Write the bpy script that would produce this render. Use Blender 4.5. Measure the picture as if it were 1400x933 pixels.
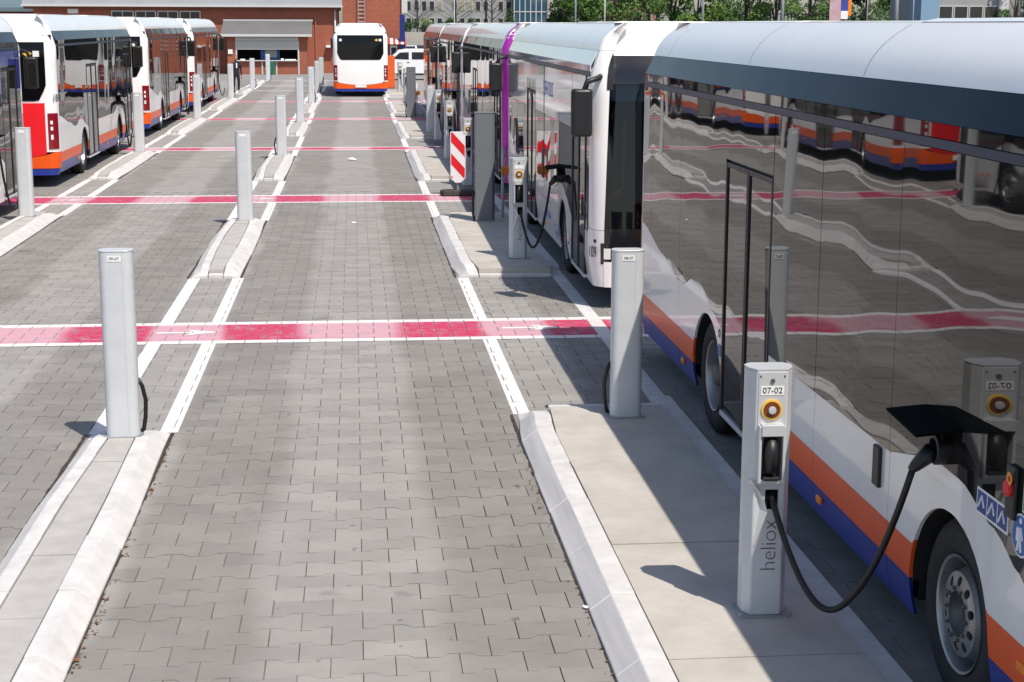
import bpy, math, random
from mathutils import Vector, Matrix
random.seed(7)
R = math.radians
sc = bpy.context.scene
for o in list(bpy.data.objects): bpy.data.objects.remove(o)
col = sc.collection

# ---------------------------------------------------------------- camera, sky, sun, exposure
F, CX, CY, VPX, VPY, CAMH = 2200.0, 700.0, 466.5, 483.0, 33.0, 3.35
cam = bpy.data.cameras.new('camera'); camo = bpy.data.objects.new('camera', cam); col.objects.link(camo)
cam.sensor_width = 36; cam.lens = 36 * F / 1400; cam.clip_end = 3000; cam.clip_start = .1
d = Vector((VPX - CX, VPY - CY, F)).normalized()            # lane direction in camera space (x right, y down, z forward)
up = Vector((0, -d.z, d.y)).normalized(); rt = up.cross(d) if up.cross(d).x > 0 else d.cross(up)
ROLL = -.003
rt, up = (rt * math.cos(ROLL) + up * math.sin(ROLL)), (up * math.cos(ROLL) - rt * math.sin(ROLL))
M = Matrix((rt, d, up))                                     # camera vector -> world
B = Matrix(((1, 0, 0), (0, -1, 0), (0, 0, -1)))             # Blender camera axes -> (x right, y down, z fwd)
camo.matrix_world = Matrix.Translation((0, 0, CAMH)) @ (M @ B).to_4x4()
sc.camera = camo

SUN = Vector((.30, -.52, 1)).normalized()                   # towards the sun
w = bpy.data.worlds.new('World'); sc.world = w; w.use_nodes = True
nt = w.node_tree; bg = nt.nodes['Background']; sky = nt.nodes.new('ShaderNodeTexSky')
sky.sky_type = 'NISHITA'; sky.sun_disc = False
sky.sun_elevation = math.asin(SUN.z); sky.sun_rotation = math.atan2(SUN.x, SUN.y)
sky.air_density = 1.0; sky.dust_density = 1.3; sky.ozone_density = 1.0
nt.links.new(sky.outputs[0], bg.inputs[0]); bg.inputs[1].default_value = .13
sl = bpy.data.lights.new('sun', 'SUN'); sl.energy = 4.6; sl.angle = R(.5); sl.color = (1, .93, .83)
so = bpy.data.objects.new('sun', sl); col.objects.link(so); so.location = (20, -30, 60)
so.rotation_euler = SUN.to_track_quat('Z', 'Y').to_euler()
sc.view_settings.view_transform = 'Standard'; sc.view_settings.look = 'None'
sc.view_settings.exposure = .12; sc.view_settings.gamma = 1
sc.render.engine = 'CYCLES'

def pix(u, v):                                              # pixel of the photograph -> ray direction
    return M @ Vector((u - CX, v - CY, F))
def ground(u, v, z=0):
    r = pix(u, v); t = (z - CAMH) / r.z; return Vector((0, 0, CAMH)) + r * t
def at_y(u, v, Y):
    r = pix(u, v); return Vector((0, 0, CAMH)) + r * (Y / r.y)

# ---------------------------------------------------------------- materials
MATS = {}
def nodes(name):
    m = bpy.data.materials.new(name); m.use_nodes = True
    return m, m.node_tree, m.node_tree.nodes, m.node_tree.links, m.node_tree.nodes['Principled BSDF']
def pm(name, c, rough=.5, metal=0, var=0, scale=6, bump=0, bscale=40, spec=.5, ior=1.5, coat=0, emit=None, c2=None, stretch=None, bdet=4):
    """procedural principled material: noise-varied colour and roughness, optional bump"""
    m, t, N, L, b = nodes(name)
    b.inputs['Base Color'].default_value = (*c, 1); b.inputs['Roughness'].default_value = rough
    b.inputs['Metallic'].default_value = metal; b.inputs['IOR'].default_value = ior
    b.inputs['Specular IOR Level'].default_value = spec
    b.inputs['Coat Weight'].default_value = coat; b.inputs['Coat Roughness'].default_value = .04
    if emit: b.inputs['Emission Color'].default_value = (*emit[0], 1); b.inputs['Emission Strength'].default_value = emit[1]
    tc = N.new('ShaderNodeTexCoord'); src = tc.outputs['Object']
    if stretch:
        mp = N.new('ShaderNodeMapping'); mp.inputs['Scale'].default_value = stretch; L.new(src, mp.inputs[0]); src = mp.outputs[0]
    if var:
        n = N.new('ShaderNodeTexNoise'); n.inputs['Scale'].default_value = scale; n.inputs['Detail'].default_value = 6
        n.inputs['Roughness'].default_value = .65
        L.new(src, n.inputs['Vector'])
        mr = N.new('ShaderNodeMapRange'); mr.inputs['From Min'].default_value = .28; mr.inputs['From Max'].default_value = .72
        L.new(n.outputs[0], mr.inputs[0])
        mx = N.new('ShaderNodeMix'); mx.data_type = 'RGBA'
        mx.inputs['A'].default_value = (*[min(1, x * (1 + var)) for x in c], 1)
        mx.inputs['B'].default_value = (*(c2 or [x * (1 - var) for x in c]), 1)
        L.new(mr.outputs[0], mx.inputs['Factor']); L.new(mx.outputs['Result'], b.inputs['Base Color'])
        r2 = N.new('ShaderNodeMapRange'); r2.inputs['To Min'].default_value = max(.02, rough - var * .3); r2.inputs['To Max'].default_value = min(1, rough + var * .3)
        L.new(n.outputs[0], r2.inputs[0]); L.new(r2.outputs[0], b.inputs['Roughness'])
    if bump:
        n2 = N.new('ShaderNodeTexNoise'); n2.inputs['Scale'].default_value = bscale; n2.inputs['Detail'].default_value = bdet
        L.new(src, n2.inputs['Vector'])
        bp = N.new('ShaderNodeBump'); bp.inputs['Strength'].default_value = 1; bp.inputs['Distance'].default_value = bump
        L.new(n2.outputs[0], bp.inputs['Height']); L.new(bp.outputs[0], b.inputs['Normal'])
    MATS[name] = m; return m

pm('bus_white', (.85, .83, .81), .28, var=.05, scale=1.1, coat=.6, bump=.004, bscale=.9, bdet=.5)
pm('bus_cream', (.74, .74, .76), .3, var=.04, scale=1.5, coat=.5, bump=.004, bscale=.9, bdet=.5)
pm('orange', (.82, .10, .008), .35, var=.06, scale=2, coat=.1, spec=.35)
pm('blue', (.018, .04, .28), .35, var=.08, scale=2, coat=.1, spec=.35)
pm('red', (.78, .012, .02), .35, var=.03, scale=2, coat=.4)
pm('purple', (.33, .012, .32), .28, var=.05, scale=2, coat=.6)
pm('lamp_red', (.22, .006, .015), .12, var=.05, coat=1)
pm('lamp_white', (.8, .8, .78), .2)
pm('amber', (.9, .24, .01), .25)
pm('bus_glass', (.012, .0115, .011), .02, ior=1.55, bump=.013, bscale=.75, stretch=(1, 1.3, .5), bdet=.4)
pm('bus_band', (.004, .012, .024), .06, spec=.12, ior=1.3, bump=.012, bscale=.8, stretch=(1, 1, .5), bdet=.5)
pm('rear_glass', (.004, .004, .005), .04, ior=1.36, bump=.004, bscale=.8, bdet=.5)
pm('film_white', (.70, .70, .77), .08, var=.05, scale=1.2, coat=1, bump=.006, bscale=.8, bdet=.5)
pm('film_blue', (.03, .05, .33), .12, var=.25, scale=1.6, coat=.8)
pm('film_magenta', (.5, .03, .2), .2, var=.1)
pm('film_text', (.16, .24, .6), .3)
pm('trim', (.012, .035, .075), .35, var=.1, spec=.3)
pm('black_plastic', (.016, .016, .017), .45, var=.25, scale=8, bump=.0008, bscale=60)
pm('black_gloss', (.01, .01, .012), .12, coat=.5)
pm('flap_black', (.003, .003, .003), .9, spec=.1)
pm('dark_inside', (.012, .012, .013), .8, var=.2)
pm('cab_grey', (.05, .055, .06), .6, var=.2)
pm('handrail', (.75, .10, .015), .3)
pm('tyre', (.02, .02, .021), .8, var=.25, scale=12, bump=.002, bscale=50)
pm('rim', (.36, .365, .37), .38, metal=.75, var=.2, scale=7)
pm('rim_dark', (.12, .12, .12), .5, metal=.4, var=.3)
pm('alu', (.60, .61, .62), .42, metal=.25, var=.05, scale=3, bump=.0004, bscale=20)
pm('post_grey', (.56, .575, .59), .42, var=.07, scale=4.5, coat=.15, bump=.0004, bscale=12)
pm('post_grey2', (.48, .495, .51), .45, var=.05, scale=3, coat=.15)
pm('cabinet_grey', (.155, .165, .18), .5, var=.06, scale=3)
pm('label_white', (.82, .82, .80), .5)
pm('ink', (.012, .012, .012), .5)
pm('ink_grey', (.05, .055, .055), .5)
pm('ink_blue', (.03, .06, .25), .5)
pm('sign_blue', (.02, .12, .40), .4)
pm('sign_green', (.015, .30, .12), .4)
pm('button_yellow', (.78, .48, .06), .35)
pm('button_dark', (.16, .045, .012), .4)
pm('cable', (.008, .008, .009), .5)
pm('kerb_white', (.615, .60, .59), .75, var=.07, scale=5, bump=.0015, bscale=60, c2=(.49, .475, .465))
pm('kerb_scuffed', (.56, .54, .54), .75, var=.04, scale=2.0, bump=.001, bscale=45, c2=(.36, .35, .355), stretch=(4, .2, 4))
pm('kerb_grey', (.41, .39, .37), .8, var=.14, scale=4, bump=.003, bscale=60)
pm('slab', (.465, .435, .40), .85, var=.1, scale=2.3, bump=.002, bscale=70, c2=(.38, .352, .315))
pm('bed', (.22, .20, .17), .95, var=.3, scale=2.2, bump=.004, bscale=90, c2=(.03, .026, .02))
pm('joint_dirt', (.05, .035, .022), .95, var=.5, scale=9, c2=(.012, .01, .008))
pm('asphalt', (.10, .10, .098), .9, var=.15, scale=.8, bump=.003, bscale=120)
pm('yard_concrete', (.24, .235, .225), .9, var=.15, scale=.6, bump=.002, bscale=60)
pm('tactile_red', (.70, .012, .02), .45)
pm('sign_white', (.8, .8, .8), .4)
pm('rubber', (.05, .05, .045), .85, var=.2)
pm('paper', (.8, .78, .74), .8)
pm('leaf_brown', (.16, .06, .02), .8, var=.4)
pm('plaster_grey', (.31, .31, .305), .85, var=.1, scale=.25)
pm('stone_beige', (.42, .39, .35), .9, var=.15, scale=.4)
pm('win_dark', (.02, .024, .03), .06, ior=1.6)
pm('win_frame', (.55, .55, .54), .5)
pm('blind', (.30, .28, .18), .7, var=.1)
pm('glass_blue', (.04, .10, .16), .05, ior=1.8)
pm('metal_roof', (.50, .51, .53), .4, metal=.3, var=.08, scale=.6)
pm('roof_dull', (.15, .15, .155), .6, var=.12, scale=.8)
pm('shutter', (.52, .51, .48), .6, var=.06)
pm('teal_roof', (.12, .17, .19), .6, var=.1, scale=.3)
pm('steel_grey', (.34, .36, .38), .45, metal=.4, var=.1)
pm('trunk', (.06, .045, .035), .9, var=.3, scale=8)
pm('sign_blue_deep', (.01, .025, .16), .4)
pm('awning_red', (.45, .05, .04), .7)
pm('car_white', (.80, .80, .81), .25, coat=.7)
pm('cloth_navy', (.012, .014, .028), .85, var=.2)
pm('cloth_dark', (.010, .010, .014), .85, var=.2)
pm('skin', (.45, .25, .18), .55)
pm('hair', (.05, .035, .025), .7)
pm('poster', (.30, .12, .12), .5, var=.8, scale=1.5, c2=(.5, .45, .5))
pm('clay_blue', (.2, .32, .45), .6)
pm('container_orange', (.72, .12, .02), .5, var=.05)
pm('bin_green', (.01, .13, .06), .5)
pm('counter_blue', (.02, .12, .42), .4)

def leaf_mat(name, a, b_):
    m, t, N, L, b = nodes(name)
    g = N.new('ShaderNodeNewGeometry'); n = N.new('ShaderNodeTexNoise'); n.inputs['Scale'].default_value = .9; n.inputs['Detail'].default_value = 5
    L.new(g.outputs['Position'], n.inputs['Vector'])
    mx = N.new('ShaderNodeMix'); mx.data_type = 'RGBA'; mx.inputs['A'].default_value = (*a, 1); mx.inputs['B'].default_value = (*b_, 1)
    mr = N.new('ShaderNodeMapRange'); mr.inputs['From Min'].default_value = .35; mr.inputs['From Max'].default_value = .65
    L.new(n.outputs[0], mr.inputs[0]); L.new(mr.outputs[0], mx.inputs['Factor']); L.new(mx.outputs['Result'], b.inputs['Base Color'])
    b.inputs['Roughness'].default_value = .55
    tr = N.new('ShaderNodeBsdfTranslucent'); L.new(mx.outputs['Result'], tr.inputs[0])
    ms = N.new('ShaderNodeMixShader'); ms.inputs[0].default_value = .35
    L.new(b.outputs[0], ms.inputs[1]); L.new(tr.outputs[0], ms.inputs[2]); L.new(ms.outputs[0], N['Material Output'].inputs[0])
    MATS[name] = m
leaf_mat('leaf_a', (.045, .11, .018), (.10, .20, .03))
leaf_mat('leaf_b', (.03, .075, .016), (.06, .13, .022))
leaf_mat('leaf_c', (.09, .17, .03), (.17, .27, .05))
leaf_mat('leaf_white', (.45, .5, .38), (.2, .3, .12))

def brick_mat(name, c1, c2, mortar):
    m, t, N, L, b = nodes(name)
    tc = N.new('ShaderNodeNewGeometry'); sp = N.new('ShaderNodeSeparateXYZ'); cb = N.new('ShaderNodeCombineXYZ'); ad = N.new('ShaderNodeMath')
    L.new(tc.outputs['Position'], sp.inputs[0]); L.new(sp.outputs[0], ad.inputs[0]); L.new(sp.outputs[1], ad.inputs[1])
    L.new(ad.outputs[0], cb.inputs[0]); L.new(sp.outputs[2], cb.inputs[1])
    bt = N.new('ShaderNodeTexBrick'); bt.inputs['Scale'].default_value = 1
    bt.inputs['Brick Width'].default_value = .25; bt.inputs['Row Height'].default_value = .083; bt.inputs['Mortar Size'].default_value = .008
    bt.inputs['Color1'].default_value = (*c1, 1); bt.inputs['Color2'].default_value = (*c2, 1); bt.inputs['Mortar'].default_value = (*mortar, 1)
    L.new(cb.outputs[0], bt.inputs[0])
    n = N.new('ShaderNodeTexNoise'); n.inputs['Scale'].default_value = .6; n.inputs['Detail'].default_value = 5; L.new(tc.outputs['Position'], n.inputs['Vector'])
    mr = N.new('ShaderNodeMapRange'); mr.inputs['To Min'].default_value = .78; mr.inputs['To Max'].default_value = 1.2; L.new(n.outputs[0], mr.inputs[0])
    mx = N.new('ShaderNodeMix'); mx.data_type = 'RGBA'; mx.blend_type = 'MULTIPLY'; mx.inputs['Factor'].default_value = 1
    L.new(bt.outputs[0], mx.inputs['A']); L.new(mr.outputs[0], mx.inputs['B']); L.new(mx.outputs['Result'], b.inputs['Base Color'])
    b.inputs['Roughness'].default_value = .9; MATS[name] = m
brick_mat('brick', (.36, .088, .045), (.29, .068, .036), (.30, .17, .12))
brick_mat('brick_dark', (.24, .07, .04), (.18, .05, .03), (.22, .12, .09))
brick_mat('brick_pink', (.40, .17, .10), (.34, .14, .09), (.38, .25, .2))

# glass of the windscreens: tinted, see-through, with a fresnel reflection
def screen_mat():
    m, t, N, L, b = nodes('windscreen_glass')
    tr = N.new('ShaderNodeBsdfTransparent'); tr.inputs[0].default_value = (.42, .50, .52, 1)
    gl = N.new('ShaderNodeBsdfGlossy'); gl.inputs['Roughness'].default_value = .02
    fr = N.new('ShaderNodeFresnel'); fr.inputs['IOR'].default_value = 1.6
    ms = N.new('ShaderNodeMixShader'); L.new(fr.outputs[0], ms.inputs[0]); L.new(tr.outputs[0], ms.inputs[1]); L.new(gl.outputs[0], ms.inputs[2])
    L.new(ms.outputs[0], N['Material Output'].inputs[0]); MATS['windscreen_glass'] = m
screen_mat()

# paving: per-stone tone from the stone's own cell, tyre-worn tracks along each bay, fine noise
PL, PP, PX0, PY0 = .346, .227, .0, 7.3      # stone length across the bay, row pitch, origin of the laying pattern
def mth(N, L, op, a, b=None, c=None):
    n = N.new('ShaderNodeMath'); n.operation = op
    for i, v in enumerate((a, b, c)):
        if v is None: continue
        if isinstance(v, (int, float)): n.inputs[i].default_value = v
        else: L.new(v, n.inputs[i])
    return n.outputs[0]
def smooth(N, L, v, a, b):
    n = N.new('ShaderNodeMapRange'); n.interpolation_type = 'SMOOTHSTEP'; n.inputs['From Min'].default_value = a; n.inputs['From Max'].default_value = b
    L.new(v, n.inputs[0]); return n.outputs[0]
def paving_base(name):
    m, t, N, L, b = nodes(name)
    g = N.new('ShaderNodeNewGeometry'); sp = N.new('ShaderNodeSeparateXYZ'); L.new(g.outputs['Position'], sp.inputs[0])
    x, y = sp.outputs[0], sp.outputs[1]
    n0 = N.new('ShaderNodeTexNoise'); n0.inputs['Scale'].default_value = .55; n0.inputs['Detail'].default_value = 5; L.new(g.outputs['Position'], n0.inputs['Vector'])
    wob = mth(N, L, 'MULTIPLY', mth(N, L, 'SUBTRACT', n0.outputs[0], .5), .5)
    # distance to the nearest bay centre (bays 3.61 m apart)
    q = mth(N, L, 'DIVIDE', mth(N, L, 'ADD', x, .06 + 1.805 + 36.1), 3.61)
    dd = mth(N, L, 'ABSOLUTE', mth(N, L, 'MULTIPLY', mth(N, L, 'SUBTRACT', mth(N, L, 'FRACT', q), .5), 3.61))
    dd = mth(N, L, 'ADD', dd, wob)
    track = mth(N, L, 'MULTIPLY', smooth(N, L, dd, .42, .66), mth(N, L, 'SUBTRACT', 1.0, smooth(N, L, dd, 1.36, 1.5)))
    return m, t, N, L, b, g, x, y, n0, track
def paving_mat(name, light, dark):
    m, t, N, L, b, g, x, y, n0, track = paving_base(name)
    row = mth(N, L, 'FLOOR', mth(N, L, 'DIVIDE', mth(N, L, 'SUBTRACT', y, PY0), PP))
    u = mth(N, L, 'ADD', mth(N, L, 'DIVIDE', mth(N, L, 'SUBTRACT', x, PX0), PL), mth(N, L, 'MULTIPLY', mth(N, L, 'FLOORED_MODULO', row, 2.0), .5))
    cb = N.new('ShaderNodeCombineXYZ'); L.new(mth(N, L, 'FLOOR', u), cb.inputs[0]); L.new(row, cb.inputs[1])
    wn = N.new('ShaderNodeTexWhiteNoise'); wn.noise_dimensions = '2D'; L.new(cb.outputs[0], wn.inputs['Vector'])
    n1 = N.new('ShaderNodeTexNoise'); n1.inputs['Scale'].default_value = 2.6; n1.inputs['Detail'].default_value = 8; n1.inputs['Roughness'].default_value = .7; L.new(g.outputs['Position'], n1.inputs['Vector'])
    n2 = N.new('ShaderNodeTexNoise'); n2.inputs['Scale'].default_value = 130; n2.inputs['Detail'].default_value = 3; L.new(g.outputs['Position'], n2.inputs['Vector'])
    mx = N.new('ShaderNodeMix'); mx.data_type = 'RGBA'; mx.inputs['A'].default_value = (*light, 1); mx.inputs['B'].default_value = (*dark, 1)
    L.new(mth(N, L, 'MULTIPLY', track, mth(N, L, 'ADD', .35, n0.outputs[0])), mx.inputs['Factor'])
    v = mth(N, L, 'ADD', .80, mth(N, L, 'MULTIPLY', wn.outputs[0], .16))
    v = mth(N, L, 'MULTIPLY', v, mth(N, L, 'ADD', .80, mth(N, L, 'MULTIPLY', n1.outputs[0], .45)))
    v = mth(N, L, 'MULTIPLY', v, mth(N, L, 'ADD', .85, mth(N, L, 'MULTIPLY', n2.outputs[0], .3)))
    # drips of oil: sparse dark spots
    n3 = N.new('ShaderNodeTexNoise'); n3.inputs['Scale'].default_value = 1.7; n3.inputs['Detail'].default_value = 3; L.new(g.outputs['Position'], n3.inputs['Vector'])
    v = mth(N, L, 'MULTIPLY', v, mth(N, L, 'SUBTRACT', 1.0, mth(N, L, 'MULTIPLY', smooth(N, L, n3.outputs[0], .66, .76), .28)))
    n4 = N.new('ShaderNodeTexNoise'); n4.inputs['Scale'].default_value = 7.5; n4.inputs['Detail'].default_value = 2; L.new(g.outputs['Position'], n4.inputs['Vector'])
    v = mth(N, L, 'MULTIPLY', v, mth(N, L, 'SUBTRACT', 1.0, mth(N, L, 'MULTIPLY', smooth(N, L, n4.outputs[0], .70, .76), .42)))
    m2 = N.new('ShaderNodeMix'); m2.data_type = 'RGBA'; m2.blend_type = 'MULTIPLY'; m2.inputs['Factor'].default_value = 1
    L.new(mx.outputs['Result'], m2.inputs['A']); L.new(v, m2.inputs['B']); L.new(m2.outputs['Result'], b.inputs['Base Color'])
    b.inputs['Roughness'].default_value = .85
    bp = N.new('ShaderNodeBump'); bp.inputs['Distance'].default_value = .002; L.new(n2.outputs[0], bp.inputs['Height']); L.new(bp.outputs[0], b.inputs['Normal'])
    MATS[name] = m
paving_mat('paver', (.315, .298, .280), (.236, .220, .202))
def paint_mat(name, pale, dark, wear):
    m, t, N, L, b, g, x, y, n0, track = paving_base(name)
    n1 = N.new('ShaderNodeTexNoise'); n1.inputs['Scale'].default_value = 7; n1.inputs['Detail'].default_value = 8; n1.inputs['Roughness'].default_value = .75; L.new(g.outputs['Position'], n1.inputs['Vector'])
    mx = N.new('ShaderNodeMix'); mx.data_type = 'RGBA'; mx.inputs['A'].default_value = (*pale, 1); mx.inputs['B'].default_value = (*dark, 1); L.new(track, mx.inputs['Factor'])
    m2 = N.new('ShaderNodeMix'); m2.data_type = 'RGBA'; m2.inputs['B'].default_value = (.34, .32, .31, 1)
    L.new(mx.outputs['Result'], m2.inputs['A'])
    row = mth(N, L, 'FLOOR', mth(N, L, 'DIVIDE', mth(N, L, 'SUBTRACT', y, PY0), PP))
    u = mth(N, L, 'ADD', mth(N, L, 'DIVIDE', mth(N, L, 'SUBTRACT', x, PX0), PL), mth(N, L, 'MULTIPLY', mth(N, L, 'FLOORED_MODULO', row, 2.0), .5))
    cb = N.new('ShaderNodeCombineXYZ'); L.new(mth(N, L, 'FLOOR', u), cb.inputs[0]); L.new(row, cb.inputs[1])
    wn = N.new('ShaderNodeTexWhiteNoise'); wn.noise_dimensions = '2D'; L.new(cb.outputs[0], wn.inputs['Vector'])
    # paint rubbed off stone by stone, most along the stone's own ends
    fu = mth(N, L, 'ABSOLUTE', mth(N, L, 'SUBTRACT', mth(N, L, 'FRACT', u), .5))
    rub = mth(N, L, 'ADD', mth(N, L, 'MULTIPLY', smooth(N, L, n1.outputs[0], .44, .74), wear), mth(N, L, 'MULTIPLY', smooth(N, L, fu, .40, .5), .35 * wear))
    rub = mth(N, L, 'MULTIPLY', rub, mth(N, L, 'ADD', .45, mth(N, L, 'MULTIPLY', wn.outputs[0], .8)))
    cl = N.new('ShaderNodeClamp'); L.new(rub, cl.inputs[0]); L.new(cl.outputs[0], m2.inputs['Factor'])
    L.new(m2.outputs['Result'], b.inputs['Base Color']); b.inputs['Roughness'].default_value = .7; MATS[name] = m
paint_mat('paint_pink', (.58, .31, .37), (.50, .03, .10), .8)
paint_mat('paint_white', (.74, .72, .71), (.70, .68, .67), .55)

# ---------------------------------------------------------------- helpers
class MB:
    def __init__(s): s.v = []; s.f = []; s.m = []
    def add(s, vs, fs, mi=0):
        k = len(s.v); s.v += [tuple(p) for p in vs]; s.f += [tuple(i + k for i in f) for f in fs]; s.m += [mi] * len(fs)
    def box(s, x0, x1, y0, y1, z0, z1, mi=0):
        vs = [(x, y, z) for z in (z0, z1) for y in (y0, y1) for x in (x0, x1)]
        s.add(vs, [(0, 2, 3, 1), (4, 5, 7, 6), (0, 1, 5, 4), (2, 6, 7, 3), (0, 4, 6, 2), (1, 3, 7, 5)], mi)
    def prism(s, poly, axis, a, b, mi=0):
        """polygon (2D) swept along axis from a to b: axis 0 -> (y,z), 1 -> (x,z), 2 -> (x,y)"""
        def P(p, t): return (t, p[0], p[1]) if axis == 0 else (p[0], t, p[1]) if axis == 1 else (p[0], p[1], t)
        n = len(poly); s.add([P(p, a) for p in poly] + [P(p, b) for p in poly],
            [tuple(range(n))[::-1], tuple(range(n, 2 * n))] + [(i, (i + 1) % n, (i + 1) % n + n, i + n) for i in range(n)], mi)
    def tube(s, pts, r, n=8, mi=0, cap=True):
        pts = [Vector(p) for p in pts]; rs = r if isinstance(r, (list, tuple)) else [r] * len(pts)
        k = len(s.v); ref = None
        for i, p in enumerate(pts):
            t = (pts[min(i + 1, len(pts) - 1)] - pts[max(i - 1, 0)]).normalized()
            if ref is None: ref = t.orthogonal().normalized()
            ref = (ref - t * ref.dot(t)).normalized(); b = t.cross(ref)
            for j in range(n):
                a = 2 * math.pi * j / n; q = p + (ref * math.cos(a) + b * math.sin(a)) * rs[i]; s.v.append(tuple(q))
        for i in range(len(pts) - 1):
            for j in range(n): s.f.append((k + i * n + j, k + i * n + (j + 1) % n, k + (i + 1) * n + (j + 1) % n, k + (i + 1) * n + j)); s.m.append(mi)
        if cap:
            s.f.append(tuple(k + j for j in range(n))[::-1]); s.m.append(mi)
            e = k + (len(pts) - 1) * n; s.f.append(tuple(e + j for j in range(n))); s.m.append(mi)
    def lathe(s, prof, n=32, axis='x', org=(0, 0, 0), mi=0, closed=False):
        """prof: (offset along axis, radius)"""
        k = len(s.v); o = org
        for a, r in prof:
            for j in range(n):
                t = 2 * math.pi * j / n; c_, s_ = r * math.cos(t), r * math.sin(t)
                s.v.append((o[0] + a, o[1] + c_, o[2] + s_) if axis == 'x' else (o[0] + c_, o[1] + a, o[2] + s_) if axis == 'y' else (o[0] + c_, o[1] + s_, o[2] + a))
        for i in range(len(prof) - (0 if closed else 1)):
            i2 = (i + 1) % len(prof)
            for j in range(n): s.f.append((k + i * n + j, k + i * n + (j + 1) % n, k + i2 * n + (j + 1) % n, k + i2 * n + j)); s.m.append(mi)
    def mesh(s, name, mats, smooth=False):
        me = bpy.data.meshes.new(name); me.from_pydata(s.v, [], s.f)
        for mt in ([mats] if isinstance(mats, str) else mats): me.materials.append(MATS[mt])
        if len(me.polygons):
            me.polygons.foreach_set('material_index', s.m)
            if smooth: me.polygons.foreach_set('use_smooth', [True] * len(me.polygons))
        me.update(); return me
    def build(s, name, mats, parent=None, smooth=False, bevel=0, auto=None, fix=True):
        me = s.mesh(name, mats, smooth)
        if fix:
            import bmesh
            bm = bmesh.new(); bm.from_mesh(me); bmesh.ops.recalc_face_normals(bm, faces=bm.faces); bm.to_mesh(me); bm.free()
        o = link(name, me, parent)
        if bevel:
            md = o.modifiers.new('bevel', 'BEVEL'); md.width = bevel; md.segments = 2; md.limit_method = 'ANGLE'; md.angle_limit = R(35)
        if smooth and auto:
            me.set_sharp_from_angle(angle=R(auto))
        return o
def link(name, me, parent=None):
    o = bpy.data.objects.new(name, me); col.objects.link(o)
    if parent: o.parent = parent
    return o
def tag(o, label, cat, group=None, kind=None):
    if label: o['label'] = label
    if cat: o['category'] = cat
    if group: o['group'] = group
    if kind: o['kind'] = kind
    return o
def struct(o, label=None): o['kind'] = 'structure'; (label and o.__setitem__('label', label)); return o
def empty(name, loc, rz=0, label=None, cat=None, group=None):
    o = bpy.data.objects.new(name, None); col.objects.link(o); o.location = loc; o.rotation_euler.z = rz; o.empty_display_size = .2
    if label: tag(o, label, cat, group)
    return o
def copy_tree(o, parent=None):
    c = o.copy(); col.objects.link(c); c.parent = parent
    for ch in o.children: copy_tree(ch, c)
    return c
def box_obj(name, mat, parent, dims, bevel=0):
    m = MB(); m.box(*dims); return m.build(name, mat, parent, bevel=bevel)
TX = {}
def text_mesh(body, size, mat, extrude=.0008, shear=0, spacing=1):
    k = (body, size, mat, spacing)
    if k in TX: return TX[k]
    cu = bpy.data.curves.new('t', 'FONT'); cu.body = body; cu.size = size; cu.align_x = 'CENTER'; cu.align_y = 'CENTER'; cu.extrude = extrude
    cu.space_character = spacing; cu.offset = -.0028 if body == 'heliox' else 0; cu.resolution_u = 3
    o = bpy.data.objects.new('t', cu); col.objects.link(o)
    me = bpy.data.meshes.new_from_object(o.evaluated_get(bpy.context.evaluated_depsgraph_get())); me.name = 'lettering'
    bpy.data.objects.remove(o); me.materials.clear(); me.materials.append(MATS[mat]); TX[k] = me; return me
def text(body, size, mat, parent, loc, rot, **k):
    o = link('lettering', text_mesh(body, size, mat, **k), parent); o.location = loc; o.rotation_euler = rot; return o
for b_, s_, m_ in (('07-02', .048, 'ink'), ('09-07', .034, 'ink'), ('08-07', .034, 'ink'), ('heliox', .13, 'ink_grey'), ('109', .19, 'ink'), ('184', .2, 'ink_grey'), ('SERVOLIS', .3, 'film_text')):
    text_mesh(b_, s_, m_, spacing=.95 if b_ == 'heliox' else 1)

def clip(poly, x0, x1, y0, y1):
    """Sutherland-Hodgman against a rectangle"""
    for ax, lim, sg in ((0, x0, 1), (0, x1, -1), (1, y0, 1), (1, y1, -1)):
        out = []
        for i in range(len(poly)):
            a, b = poly[i - 1], poly[i]; da, db = (a[ax] - lim) * sg, (b[ax] - lim) * sg
            if (da >= 0) != (db >= 0):
                t = da / (da - db); out.append((a[0] + (b[0] - a[0]) * t, a[1] + (b[1] - a[1]) * t))
            if db >= 0: out.append(b)
        poly = out
        if not poly: return poly
    return poly
def smf(a, b, x): t = max(0, min(1, (x - a) / (b - a))); return t * t * (3 - 2 * t)

#==STRUCTURE==
# ---------------------------------------------------------------- ground
m = MB(); m.add([(-700, -60, -.03), (700, -60, -.03), (700, 1500, -.03), (-700, 1500, -.03)], [(0, 1, 2, 3)])
struct(m.build('ground', 'asphalt'))
m = MB(); m.add([(-14, 1, -.009), (9, 1, -.009), (9, 32.98, -.009), (-14, 32.98, -.009)], [(0, 1, 2, 3)])
paving = struct(m.build('yard_paving', 'bed'))
m = MB(); m.add([(-40, 33, -.004), (25, 33, -.004), (25, 100, -.004), (-40, 100, -.004)], [(0, 1, 2, 3)])
struct(m.build('far_yard_paving', 'paver'))
m = MB(); m.add([(-60, 100.01, -.006), (40, 100.01, -.006), (40, 135, -.006), (-60, 135, -.006)], [(0, 1, 2, 3)])
struct(m.build('depot_forecourt', 'yard_concrete'))

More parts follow.
